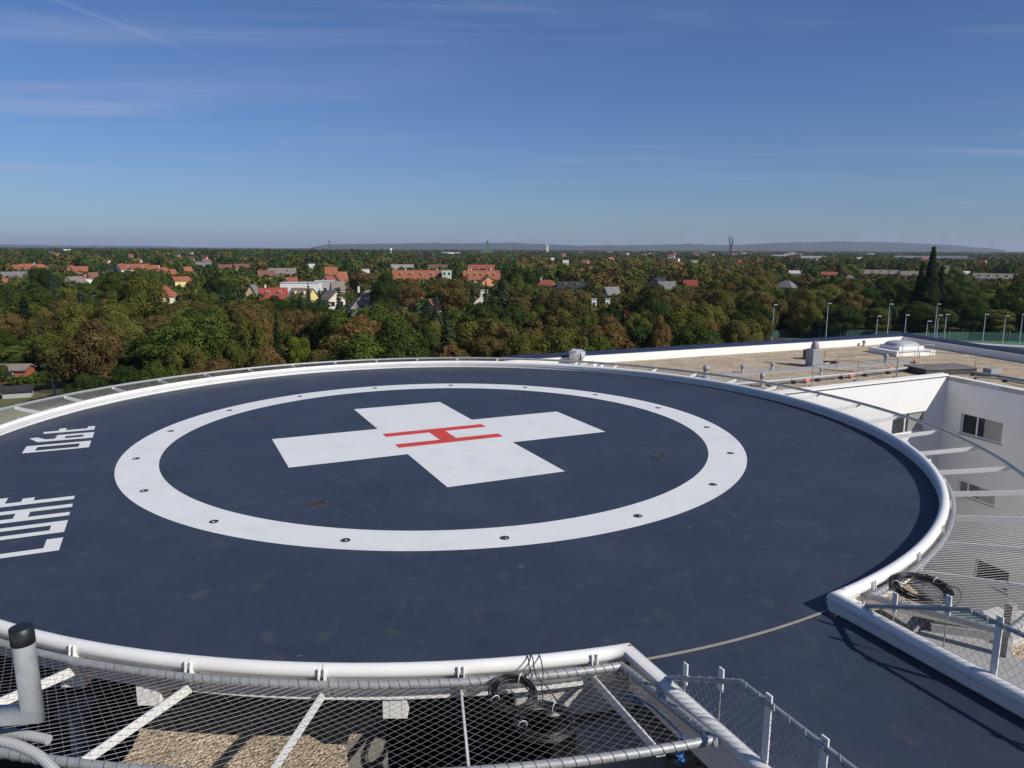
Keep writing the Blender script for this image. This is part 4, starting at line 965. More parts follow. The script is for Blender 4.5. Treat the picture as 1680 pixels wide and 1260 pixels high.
H(478, 455, 17, 7, 'gable', WH, RD_, 'dark red roofed house above the white flat building', win=(2, 1))
H(494, 464, 58, 7.5, 'flat', WH, RW, 'white flat roofed hall below the dark red roof', win=(4, 1), depth=.6, vis=6, rot=-10, land='white flat roofed hall')
H(532, 461, 30, 7.5, 'flat', GRY, RW, 'pale grey flat roofed block right of the white flat hall', win=(3, 1), vis=4, rot=5)
H(545, 477, 28, 8.5, 'gablefront', CRM, RGB, 'cream gable house with two rows of windows left of the big grey roof', rot=24, depth=1.2, win=(2, 2), vis=8, eave=6, land='cream gable house')
H(496, 473, 40, 8, 'gable', YEL, RGB, 'yellow gable house with dark roof behind treetops below the white flat hall', rot=-40, vis=3, win=(1, 1))
H(543, 438, 18, 10, 'gable', WH, RO, 'tall orange roof standing by itself left of centre', vis=6, win=(2, 1), land='tall orange roof')
H(539, 453, 20, 8, 'gablefront', WH, RD_, 'white gable house, left one of the crowded white gables', rot=-30, depth=1.2, win=(1, 2))
H(556, 450, 20, 8, 'gablefront', WH, RO, 'white gable house, right one of the crowded white gables', rot=-30, depth=1.2, win=(1, 2))
H(561, 446, 14, 8, 'gable', CRM, RO, 'small orange roofed house behind the crowded white gables', rot=20, win=(1, 1))
H(557, 462, 26, 7.5, 'gable', WH, RGB, 'white house with pale brown roof right of the grey flat block', rot=12, win=(2, 1), vis=5)
H(608, 476, 66, 9.5, 'hip', WH, RGB, 'big white house with grey hip roof and orange dormer, left of the road', rot=6, depth=.8, vis=6.5, win=(5, 1), eave=4.6, chim=1, land='big grey hip roofed house')
H(613, 471.5, 18, 10, 'gablefront', ORW, RGB, 'orange gabled rear wing rising behind the big grey hip roof', rot=-8, depth=.8, win=(1, 2), vis=2.5)
H(692, 443.5, 92, 10, 'gable', CRM, RO, 'long orange roofed apartment row, left one of two', depth=.17, vis=6, win=(9, 2), chim=3, rot=-3, land='left orange apartment row')
H(790, 444, 58, 10, 'gable', CRM, RO, 'long orange roofed apartment row, right one of two', depth=.26, vis=6, win=(6, 2), chim=2, rot=3, land='right orange apartment row')
H(799, 453, 26, 8, 'gablefront', ORW, RO, 'orange gabled end pavilion below the right apartment row', vis=5.5, win=(2, 1), rot=18)
H(733, 444, 15, 10, 'flat', MINT, RW, 'grey green flat block between the two orange apartment rows', vis=7, win=(2, 3), depth=.8)
H(683, 475, 18, 8, 'gable', WH, RB, 'small brown roofed house above the road lamp', rot=40, vis=6, win=(1, 1))
H(789, 477, 22, 6.8, 'flat', WH, RW, 'white modern house with tall windows right of centre treetops', vis=8, win=(2, 2), depth=.9, land='white modern house')
H(721, 490, 44, 6.5, 'gable', TAN, RB, 'brown roofed house behind the green vine slope', vis=3.2, rot=38, win=(2, 1), land='vine covered slope')
H(660, 434.5, 36, 6, 'flat', GRY, RW, 'long bluish grey flat hall behind the left apartment row', vis=4, win=(4, 1), depth=.4)
H(718, 434, 30, 6.5, 'gable', CRM, RB, 'low brown roofed hall behind the grey green block', vis=4, win=(4, 1))
H(790, 434.5, 42, 8, 'gable', TAN, RD_, 'long dark red roof behind the right apartment row', vis=3, win=(3, 1), depth=.4)
H(600, 442, 12, 6, 'flat', WH, RW, 'small white flat house above the big rusty tree left of centre', win=(1, 1), vis=4)
H(511, 433, 9, 7, 'gable', WH, RW, 'tiny white house before the dark wood left of the tall orange roof', win=(1, 1))
H(897, 459, 36, 7, 'hip', CRM, RD_, 'red brown hip roofed house right of the white modern house', vis=3.6, win=(3, 1), chim=1, rot=-15, land='red brown hip roofed house')
H(936, 462, 44, 6.5, 'gable', GRY, RBK, 'black roofed dark house right of the red brown hip roof', vis=3.6, win=(3, 1), rot=10, land='black roofed dark house')
H(1003, 471, 24, 6.8, 'gable', TAN, RG, 'tall grey roof slope below the black gable house', vis=3.5, rot=35, win=(1, 1), land='tall grey roof slope')
H(1080, 456, 28, 7, 'gablefront', TAN, RBK, 'dark gable house with white verge, right of the grey roof slope', vis=7, rot=-22, depth=1.3, win=(2, 1), land='white edged gable house')
H(1094, 462, 26, 7, 'gable', GRY, RG, 'low grey roofed wing right of the dark gable house', vis=2.4, win=(2, 1), rot=10)
H(1133, 459.5, 21, 7, 'gable', CRM, RR, 'low bright orange red roof right of the dark gable house', vis=2.6, win=(2, 1), land='low bright red roof')
H(975, 491, 8, 4, 'flat', WH, RW, 'tiny white box hut, left one of a pair among the trees', vis=3, win=(1, 1))
H(997, 491, 7, 4, 'flat', WH, RW, 'tiny white box hut, right one of a pair among the trees', vis=3, win=(1, 1))
H(1029, 501, 9, 6.5, 'gablefront', ORW, RR, 'steep small orange roof poking out of brown trees', vis=3.5, win=(1, 1))
H(1291, 460, 30, 7.5, 'hip', PEA, RG, 'peach house with pale grey roof above the dark trees at right', vis=8.5, win=(2, 2), rot=-28, depth=.8, land='peach house')
H(1305, 444, 18, 5, 'gable', WH, RW, 'low white shed at right, left one of three by the long pale hall', win=(2, 1), vis=4)
H(1361, 446, 22, 5, 'gable', WH, RD_, 'low white shed at right with red end roof, middle of three', win=(2, 1), vis=4)
H(1446, 443, 62, 6.5, 'gable', WH, RGB, 'long pale hall with grey roof left of the tall dark conifer', win=(6, 1), depth=.3, vis=6, land='long pale hall')
H(1500, 445, 34, 6.5, 'gable', WH, RGB, 'white hall with grey brown roof next to the tall dark conifer', win=(3, 1), depth=.4, vis=6)
H(1551, 436, 11, 11, 'flat', YEL, RW, 'slim yellow tower house right of the tall dark conifer', vis=9, win=(1, 3), depth=1)
H(1580, 445, 17, 7, 'gable', ('blue_white', (.5, .58, .68)), RW, 'pale blue white shed right of the slim yellow tower house', vis=6, win=(2, 1), rot=20)
H(1638, 449, 58, 7, 'gable', WH, RGB, 'long white hall with grey brown roof at the right edge', win=(6, 1), depth=.35, vis=7, land='long white hall')
H(1395, 451, 12, 5, 'hip', MINT, RG, 'little green roofed hut left of the long pale hall', win=(1, 1), vis=4)
H(1140, 427, 9, 8, 'flat', YEL, RW, 'tiny bright yellow block far off left of the cell mast', win=(1, 1), vis=6)
H(20, 598, 44, 2.8, 'gable', ('brick_red', (.36, .10, .055)), RGB, 'red brick shed with low grey roof on the lawn at left', vis=4, depth=.6, rot=-28, win=(1, 1), eave=2.2, cat='shed', name='shed', land='red brick shed')
H(28, 634, 34, 1.6, 'gable', GRY, RBK, 'low dark roofed lean-to in the garden below the brick shed', vis=1.6, depth=.5, rot=-10, win=(0, 0), eave=1.2, cat='shed', name='shed')
def far_shed(px, py, wpx, h, wc, rc, label): H(px, py, wpx, h, 'flat', wc, rc, label, vis=h, depth=.25, win=(0, 0), cat='warehouse', name='warehouse')
RRD = ('bright_red', (.5, .03, .04))
far_shed(1276, 418, 24, 5.6, WH, RW, 'white warehouse on the far plain, leftmost of the row at right')
far_shed(1302, 416, 26, 6.8, WH, RRD, 'white warehouse with red end on the far plain at right')
far_shed(1313, 415.5, 8, 7.4, ('bright_red', (.5, .03, .04)), RRD, 'red block beside the far white warehouses at right')
far_shed(1338, 420, 48, 5.6, WH, RW, 'long low white warehouse on the far plain right of the red block')
far_shed(1480, 418.5, 16, 6.8, ('bright_red', (.5, .03, .04)), RRD, 'red warehouse on the far plain left of the tall conifer')
far_shed(1500, 420, 60, 5.6, WH, RW, 'white warehouse on the far plain directly behind the tall conifer')
far_shed(1562, 420, 50, 5.6, WH, RW, 'white warehouse on the far plain right of the tall conifer')
far_shed(1610, 416.5, 26, 5.0, CRM, RW, 'cream warehouse on the far plain near the right edge')
far_shed(740, 414, 30, 5.6, WH, RW, 'pale long warehouse far off left of the green silo')
far_shed(110, 409, 9, 9.9, WH, RW, 'tiny white block on the horizon at far left')

# small far village houses
rr = random.Random(21); fh = None
def far_house(px, py, i):
    col = [WH, CRM, WH, PEA][i % 4]; rc = [RO, RR, RB, RW, RO][i % 5]; w = rr.uniform(6, 10)
    t = H(px, py, w, 8, 'gable', col, rc, None, vis=6, win=(0, 0), rot=rr.uniform(-60, 60))
    t['label'] = 'tiny far village house with %s roof, seen above the treetops on the plain' % {'orange': 'orange', 'red': 'red', 'brown': 'brown', 'pale': 'pale'}[rc[0]]
    t['category'] = 'house'; t['group'] = 'far village houses with %s roofs' % rc[0]
for i in range(46):
    far_house(rr.choice([rr.uniform(860, 1260), rr.uniform(860, 1260), rr.uniform(1240, 1660), rr.uniform(20, 420)]), rr.uniform(412.5, 427), i)

# ------------------------------------------------------------------ masts, towers, turbines, lamps
def zpix(px, py, Y): d = ray(px, py); s = Y/d[1]; return Vector((d[0]*s, Y, EYE+d[2]*s))
b = zpix(1195, 470, 400); top = zpix(1195, 388, 400)
t = thing('cell_mast', 'dark lattice cell mast with antennas rising above the horizon at right', 'mast', (b.x, b.y, G))
Hm = top.z-G; m = MB()
for sx_, sy_ in ((-.5, -.3), (.5, -.3), (0, .5)): m.tube([(sx_*1.5, sy_*1.5, 0), (sx_*.8, sy_*.8, Hm*.86)], .11, 6)
for i in range(22):
    z0, z1 = Hm*.86*i/22, Hm*.86*(i+1)/22; q = 1.5-.7*i/22
    for (a, c) in (((-.5, -.3), (.5, -.3)), ((.5, -.3), (0, .5)), ((0, .5), (-.5, -.3))):
        m.tube([(a[0]*q, a[1]*q, z0), (c[0]*q, c[1]*q, z1)], .05, 4, cap=False)
m.build('lattice', MT['mast'], t)
for (x, z, h) in ((-.85, .93, 3.6), (.95, .90, 3.4), (-.1, .86, 2.4), (.5, .80, 1.6)):
    m = MB(); m.box((x, -.2, Hm*z), (.42, .3, h)); m.build('antenna', MT['mast'], t, bevel=.05)
m = MB(); m.tube([(0, 0, Hm*.84), (0, 0, Hm)], .12, 6); m.box((0, 0, Hm*.84), (2.4, 1.4, .12)); m.box((0, 0, Hm*.95), (2.2, .12, .12)); m.build('head_frame', MT['mast'], t)
BLOCK.append((1188, 386, 1203, 455, 400, b.x, b.y, 2)); LAND.append((1195, 430, 'cell mast'))
t = thing('silo_tower', 'green stepped silo tower far off on the plain left of centre', 'silo', (*zpix(800, 418, 1900)[:2], G))
g = wallm('silo_green', (.10, .16, .13)); m = MB(); m.box((0, 0, 15), (11, 9, 30)); m.box((-9, 0, 10), (8, 9, 20)); m.box((9, 0, 8), (8, 9, 16)); m.build('body', g, t)
m = MB(); m.box((-1, 0, 33), (6, 6, 7)); m.lathe([(2.2, 36), (2.2, 40), (0, 42)], n=8); m.build('head_house', g, t)
BLOCK.append((785, 400, 815, 418, 1900, 0, 0, 1))
p = zpix(898, 409, 3000); t = thing('water_tower', 'cream block tower far off on the plain right of the green silo', 'tower', (p.x, p.y, G))
m = MB(); m.box((0, 0, 16), (9, 9, 32)); m.build('shaft', wallm('wall_cream', CRM[1]), t); m = MB(); m.box((0, 0, 33), (11, 11, 3)); m.build('top', wallm('wall_white', WH[1]), t)
p = zpix(641, 412, 1700); t = thing('mushroom_tower', 'small white water tower above the wood left of centre', 'tower', (p.x, p.y, G))
m = MB(); m.lathe([(1.2, 0), (1.0, 14), (2.8, 16.5), (2.8, 19), (0, 20.5)], n=14); m.build('shaft', wallm('wall_white', WH[1]), t)
p = zpix(540, 405, 3200); t = thing('radio_mast', 'thin dark radio mast on the horizon left of centre', 'mast', (p.x, p.y, G))
m = MB(); m.tube([(0, 0, 0), (0, 0, 52)], [1.6, 1.0], 6); m.build('shaft', MT['mast'], t); m = MB(); m.box((0, 0, 44), (5, 3, 6)); m.build('platform', MT['mast'], t)
# wind turbines
tb = None; rr = random.Random(31); wt = mat('turbine_white', (.26, .28, .31), rough=.5, var=.02)
for i, px in enumerate([1318, 1330, 1343, 1356, 1366, 1379, 1390, 1402, 1415, 1424, 1437, 1448, 1467, 1484, 1499, 1516, 1527, 1545, 1568, 1573, 1600, 1626]):
    Y = rr.uniform(7200, 8600); py = 411+(px-1300)*.003; p = zpix(px, py, Y); loc_ = (p.x, p.y, G)
    lab = 'tiny white wind turbine on the far plain before the blue hills at right'
    if tb is None:
        tb = thing('wind_turbine', lab, 'wind turbine', loc_, 0, 'far wind turbines at right')
        m = MB(); m.tube([(0, 0, 0), (0, 0, 70)], [2.6, 1.7], 8); m.build('tower', wt, tb)
        m = MB(); m.box((0, 1.5, 71), (3, 8, 3.4)); m.build('nacelle', wt, tb)
        for q in range(3):
            a = R(20+120*q); m = MB(); dv = Vector((math.sin(a), 0, math.cos(a))); c = Vector((0, -3.2, 71)); sd_ = Vector((dv.z, 0, -dv.x))
            vs = []
            for (s_, w_) in ((1, 1.3), (8, 2.6), (36, .7)):
                for (u_, y_) in ((-w_, 0), (0, .5), (w_*.6, 0), (0, -.5)): vs.append(c+dv*s_+sd_*u_+Vector((0, y_, 0)))
            m.add(vs, [(j*4+k, j*4+(k+1) % 4, (j+1)*4+(k+1) % 4, (j+1)*4+k) for j in range(2) for k in range(4)]+[(8, 9, 10, 11)]); m.build('blade', wt, tb)
    else: dup(tb, loc_, rr.uniform(-.5, .5))
# sports ground lamps
def lamp(px, ytop, hh, label, base=None, arm=1):
    x, y = un(px, ytop, G+hh); t = thing('floodlight_post', label, 'lamp post', (x, y, G), math.atan2(-x, y), 'floodlight posts round the sports court')
    m = MB(); m.tube([(0, 0, 0), (0, 0, hh)], [.11, .07], 8); m.build('post', MT['lamp_grey'], t)
    m = MB(); m.box((arm*.35, -.2, hh+.03), (.75, .5, .14), 0); m.build('lamp_head', MT['lamp_head'], t, bevel=.04)
    m = MB(); m.tube([(0, 0, hh-.1), (arm*.2, -.1, hh+.0)], .05, 6); m.build('bracket', MT['lamp_grey'], t); return t
LP = [(1270, 500, 10, 'tall floodlight post left of all others, beside the dark trees'), (1359, 498, 10, 'tall floodlight post half hidden by dark trees, second from the left'), (1440, 519, 9, 'lower floodlight post above the exhaust unit, third from the left'), (1460, 499, 10, 'tall floodlight post above the skylight'), (1487, 517, 9, 'floodlight post right of the skylight, fifth from the left'),
      (1538, 499, 10, 'tall floodlight post in front of the tall dark conifer'), (1540, 517, 9, 'lower floodlight post in front of the tall dark conifer'), (1553, 516, 9, 'floodlight post just right of the tall dark conifer'), (1617, 516, 9, 'thick floodlight post left of the white kiosk'), (1650, 518, 9, 'thin floodlight post above the white kiosk, second from the right edge'), (1678, 516, 9, 'floodlight post at the right edge'), (1522, 527, 8.2, 'shortest floodlight post, half hidden left of the tall conifer')]
for i, (a, b_, h, lb) in enumerate(LP): lamp(a, b_, h, lb, arm=1 if i not in (4, 7, 8, 10) else .7)
def court(name, pts, h, label):
    t = thing(name, label, 'fence'); P3 = [Vector((*un(px, py, G), G)) for px, py in pts]
    m = MB(); m.sweep([(p.x, p.y) for p in P3], [(-.02, G+.05), (-.02, G+h), (.02, G+h), (.02, G+.05)]); m.build('windbreak', MT['green_mesh'], t)
    for i in range(len(P3)-1):
        d = P3[i+1]-P3[i]; n = max(1, int(d.length/6))
        for k in range(n+1):
            q = P3[i]+d*(k/n); m = MB(); m.tube([q+Vector((0, -.08, 0)), q+Vector((0, -.08, h+.5))], .05, 6); m.build('post', MT['lamp_grey'], t)
court('court_fence', [(1245, 556), (1300, 552), (1480, 556), (1500, 562)], 1.9, 'green windbreak fence of the sports court behind the far parapet')
court('court_fence', [(1486, 562), (1590, 559), (1720, 562)], 2.2, 'green windbreak fence at the back of the sports court at right')
m = MB(); q = [un(1300, 588, G), un(1290, 556, G), (un(1700, 556, G)), un(1720, 592, G)]; m.add([(*p, G+.06) for p in q], [(0, 1, 2, 3)]); struct(m.build('sports_court', MT['court']))
H(1640, 568, 96, 3.2, 'flat', CRM, RW, 'low cream clubhouse behind the parapet at the right edge', vis=3, depth=.2, win=(3, 1), cat='clubhouse', name='clubhouse')
# wooden pole, road lamp, tree lamp, car, vine slope
p = un(92, 665, G); hh = zpix(88, 608, p[1]).z-G
t = thing('utility_pole', 'wooden pole standing on the lawn at left behind the deck rail', 'pole', (*p, G)); m = MB(); m.tube([(0, 0, 0), (-.12, 0, hh)], [.15, .12], 8); m.build('shaft', MT['wood_pole'], t)
m = MB(); m.box((.02, -.17, hh*.35), (.22, .12, .3)); m.build('meter_box', MT['galv_light'], t); LAND.append((88, 630, 'wooden pole'))
t = lamp(1033, 542, 7, 'white street lamp head poking out between brown trees right of centre'); t['group'] = ''; del t['group']; t.name = 'street_lamp'
def road_lamp(px, py, label, flip=1):
    x, y = un(px, py, G+8); t = thing('street_lamp', label, 'street lamp', (x, y, G), math.atan2(-x, y))
    m = MB(); m.tube(smooth([(0, 0, 0), (0, 0, 6.4), (.25*flip, 0, 7.4), (1.0*flip, 0, 7.95), (2.2*flip, 0, 8.0)]), .07, 6); m.build('curved_post', MT['lamp_grey'], t)
    m = MB(); m.box((2.4*flip, 0, 8.0), (.9, .3, .14)); m.build('lamp_head', MT['lamp_head'], t, bevel=.04)
    BLOCK.append((px-3, py-2, px+14, py+22, y, x, y, 2))
road_lamp(649, 482, 'curved grey street lamp beside the road right of the big grey hip roof')
for (px, py, h, lb) in ((619, 482, 8, 'wooden pole in front of the big grey hip roof'), (733, 482, 8, 'dark wooden pole right of the vine slope'), (286, 478, 8, 'pale thin post right of the red hip roofed house')):
    x, y = un(px, py, G+h); t = thing('utility_pole', lb, 'pole', (x, y, G)); m = MB(); m.tube([(0, 0, 0), (0, 0, h)], [.14, .1], 8); m.build('shaft', MT['wood_pole'], t)
    if h == 8: m = MB(); m.box((0, 0, h-.4), (1.4, .1, .1)); m.build('crossarm', MT['wood_pole'], t)
    BLOCK.append((px-2, py, px+2, py+14, math.hypot(x, y), x, y, 1))
def car(px, py, label, col, rz):
    x, y = un(px, py, G); t = thing('parked_car', label, 'car', (x, y, G+.06), rz)
    b_ = mat('car_paint_'+col[0], col[1], rough=.25, var=.05); prof = [(-2.1, .35), (-2.1, .85), (-1.5, .95), (-1.0, 1.42), (.5, 1.45), (1.2, .98), (2.0, .82), (2.15, .4)]
    vs = [(u, y_, z) for y_ in (-.85, .85) for (u, z) in prof]; n = len(prof); m = MB(); m.add(vs, [tuple(range(n)), tuple(range(2*n-1, n-1, -1))]+[(i, (i+1) % n, n+(i+1) % n, n+i) for i in range(n)]); m.build('body', b_, t, bevel=.05)
    m = MB(); pr = [(-1.35, .98), (-.95, 1.36), (.45, 1.38), (1.0, 1.0)]; vs = [(u, y_, z) for y_ in (-.87, .87) for (u, z) in pr]; m.add(vs, [(0, 1, 2, 3), (7, 6, 5, 4)]); m.build('side_window', MT['pane'], t)
    for u in (-1.3, 1.3):
        for y_ in (-.8, .8): m = MB(); m.tube([(u, y_-.1, .33), (u, y_+.1, .33)], .33, 14); m.build('wheel', MT['black'], t)
car(677, 507, 'white car parked on the grey road right of the big grey hip roof', ('white', (.7, .7, .7)), .3)
car(668, 499, 'dark car parked beyond the white one on the grey road', ('dark', (.03, .03, .04)), .2)
BLOCK.append((656, 492, 692, 512, 240, *un(672, 505, G), 9)); LAND.append((673, 500, 'grey road'))

# ------------------------------------------------------------------ trees
def leaf_quads(P, Nn, size, rng):
    n = len(P); t = rng.normal(size=(n, 3)); t -= Nn*np.sum(t*Nn, 1)[:, None]; t /= np.linalg.norm(t, axis=1)[:, None]+1e-9; b = np.cross(Nn, t)
    s = size*rng.uniform(.55, 1.35, n)[:, None]; a = rng.uniform(.6, 1.0, n)[:, None]
    q = np.stack([P-t*s, P-b*s*a*.8+t*s*.1, P+t*s, P+b*s*a*.8+t*s*.1], 1)
    return q.reshape(-1, 3)
def crown_pts(n, H, Wd, base, nl, leaf, rng, shape='round'):
    # leaves on the outside of many lobes spread through the crown
    u = rng.normal(size=(nl, 3)); u /= np.linalg.norm(u, axis=1)[:, None]
    rad = rng.uniform(.35, .80, nl)[:, None]; u *= rad
    cz = (H+base)/2; hz = (H-base)/2
    tz = u[:, 2]
    prof = np.where(tz > 0, np.sqrt(np.maximum(.05, 1-.75*tz**2)), 1-.25*tz**2) if shape == 'round' else (1-(.55 if shape == 'tall' else .92)*(tz*.5/(.8 if shape == 'cone' else 1)+.5))
    C_ = np.stack([u[:, 0]*Wd/2*prof, u[:, 1]*Wd/2*prof, cz+u[:, 2]*hz], 1)
    r = Wd*rng.uniform(.11, .21, nl)*(.85 if shape == 'round' else .8)
    if shape == 'cone':
        C_ = np.concatenate([C_, np.stack([np.zeros(16), np.zeros(16), H*np.linspace(.40, .985, 16)], 1)]); r = np.concatenate([r*(1.15-.6*np.clip((C_[:nl, 2]-base)/(H-base), 0, 1)), Wd*np.linspace(.24, .055, 16)]); nl += 16
    w = r**2; k = rng.choice(nl, size=n*3, p=w/w.sum())
    d = rng.normal(size=(n*3, 3)); d[:, 2] += .35; d /= np.linalg.norm(d, axis=1)[:, None]
    P = C_[k]+d*(r[k]*rng.uniform(.72, 1.12, n*3))[:, None]*np.array([1, 1, .85])
    D = np.linalg.norm(P[:, None, :]-C_[None], axis=2)/r[None]; D[np.arange(n*3), k] = 9
    ok = D.min(1) > .80
    P, d = P[ok][:n], d[ok][:n]
    Nn = d+rng.normal(size=d.shape)*.34; Nn /= np.linalg.norm(Nn, axis=1)[:, None]
    return leaf_quads(P, Nn, leaf, rng), C_, r
def fir_pts(n, H, Wd, base, leaf, rng):
    t = 1-np.sqrt(rng.uniform(0, 1, n)); t = rng.permutation(t); lay = 17; tt = (np.floor(t*lay)+rng.uniform(.1, .75, n)**1.5)/lay
    a = rng.uniform(0, 2*math.pi, n); br = np.floor(a/(2*math.pi)*11)+np.floor(t*lay)*.37; a = (br+rng.uniform(.22, .78, n))/11*2*math.pi
    env = (1-tt)**.85*(1+.16*np.sin(br*5.1)+.12*np.sin(np.floor(t*lay)*7.3)); q = rng.uniform(.25, 1.0, n)**.6
    rr_ = Wd/2*env*q; z = base+(H-base)*tt-rr_*.28
    P = np.stack([rr_*np.cos(a), rr_*np.sin(a), z], 1); Nn = np.stack([.6*np.cos(a), .6*np.sin(a), np.full(n, .75)], 1)+rng.normal(size=(n, 3))*.35
    Nn /= np.linalg.norm(Nn, axis=1)[:, None]
    return leaf_quads(P, Nn, leaf, rng)
def quad_mesh(name, V, mats, midx=None):
    n = len(V)//4; me = bpy.data.meshes.new(name); me.vertices.add(len(V)); me.vertices.foreach_set('co', V.astype(np.float32).ravel())
    me.loops.add(n*4); me.loops.foreach_set('vertex_index', np.arange(n*4, dtype=np.int32)); me.polygons.add(n)
    me.polygons.foreach_set('loop_start', np.arange(n, dtype=np.int32)*4); me.polygons.foreach_set('loop_total', np.full(n, 4, dtype=np.int32))
    for q in mats: me.materials.append(q)
    if midx is not None: me.polygons.foreach_set('material_index', midx.astype(np.int32))
    me.update(calc_edges=True); return me
PROTO = {}
def trunk_mb(H, base, Wd, rng, C_=None):
    m = MB(); r0 = .02*H+.06; lean = rng.uniform(-.25, .25, 2)
    m.tube([(0, 0, -.2), (lean[0]*.4, lean[1]*.4, H*.3), (lean[0], lean[1], H*.62)], [r0, r0*.7, r0*.3], 7)
    if C_ is not None:
        for c in C_[rng.permutation(len(C_))[:7]]:
            h0 = max(base*.6, min(H*.5, c[2]*.55)); m.tube([(lean[0]*.3, lean[1]*.3, h0), (c[0]*.5, c[1]*.5, (h0+c[2])/2+.3), tuple(c)], [r0*.4, r0*.28, r0*.1], 5, cap=False)
    return m
def make_proto(key, kind, H, Wd, base, n, nl, leaf, shape, seed):
    rng = np.random.default_rng(seed)
    if shape == 'fir': V = fir_pts(n, H, Wd, base, leaf, rng); tk = trunk_mb(H*1.25, base, Wd, rng)
    else: V, C_, r = crown_pts(n, H, Wd, base, nl, leaf, rng, shape); tk = trunk_mb(H, base, Wd, rng, C_)
    PROTO[key] = (kind, H, Wd, quad_mesh('crown', V, [MT['leaf_'+kind]]), tk, V)
sd_i = 100
NP = {'dark': 3, 'mid': 3, 'olive': 3, 'rust': 3, 'brown': 3, 'lime': 1, 'pale': 2, 'fir': 2, 'spruce': 2}
for kind, c in NP.items():
    for i in range(c):
        sd_i += 1
        if kind in ('fir', 'spruce'): make_proto((kind, i), kind, 12., 5.2, .8, 4200, 0, .26, 'fir', sd_i)
        else: make_proto((kind, i), kind, 10., [9.2, 8.2, 10.0][i], 1.4, [9500, 8200, 10500][i], [40, 30, 52][i], .165, 'tall' if (kind in ('pale', 'lime') or (kind == 'olive' and i == 1)) else 'round', sd_i)
make_proto(('fir', 2), 'fir', 12., 4.6, .2, 9500, 70, .17, 'cone', 555)
TREES = []                                       # (x, y, height, width, kind, proto index, px, py)
RAILX = [-40, 0, 200, 420, 700, 900, 950, 1300, 1480, 1680, 1730]; RAILY = [690, 672, 627, 598, 586, 588, 583, 561, 556, 575, 578]
rt = random.Random(77)
def blocked(x, y, h, w):
    D = math.hypot(x, y); px, py, _ = proj(x, y, G+h); wp = w*.5*F/D
    for (x0, y0, x1, y1, d, hx, hy, hr) in BLOCK:
        if hr and math.hypot(x-hx, y-hy) < hr*.95+w*.22: return True
        if d > D-1 and px+wp*.8 > x0 and px-wp*.8 < x1 and py < y1-(y1-y0)*.55: return True
    return False
def add_tree(x, y, h, w, kind, pi_=None):
    px, py, _ = proj(x, y, G+h); TREES.append((x, y, h, w, kind, rt.randrange(NP[kind]) if pi_ is None else pi_, px, py))
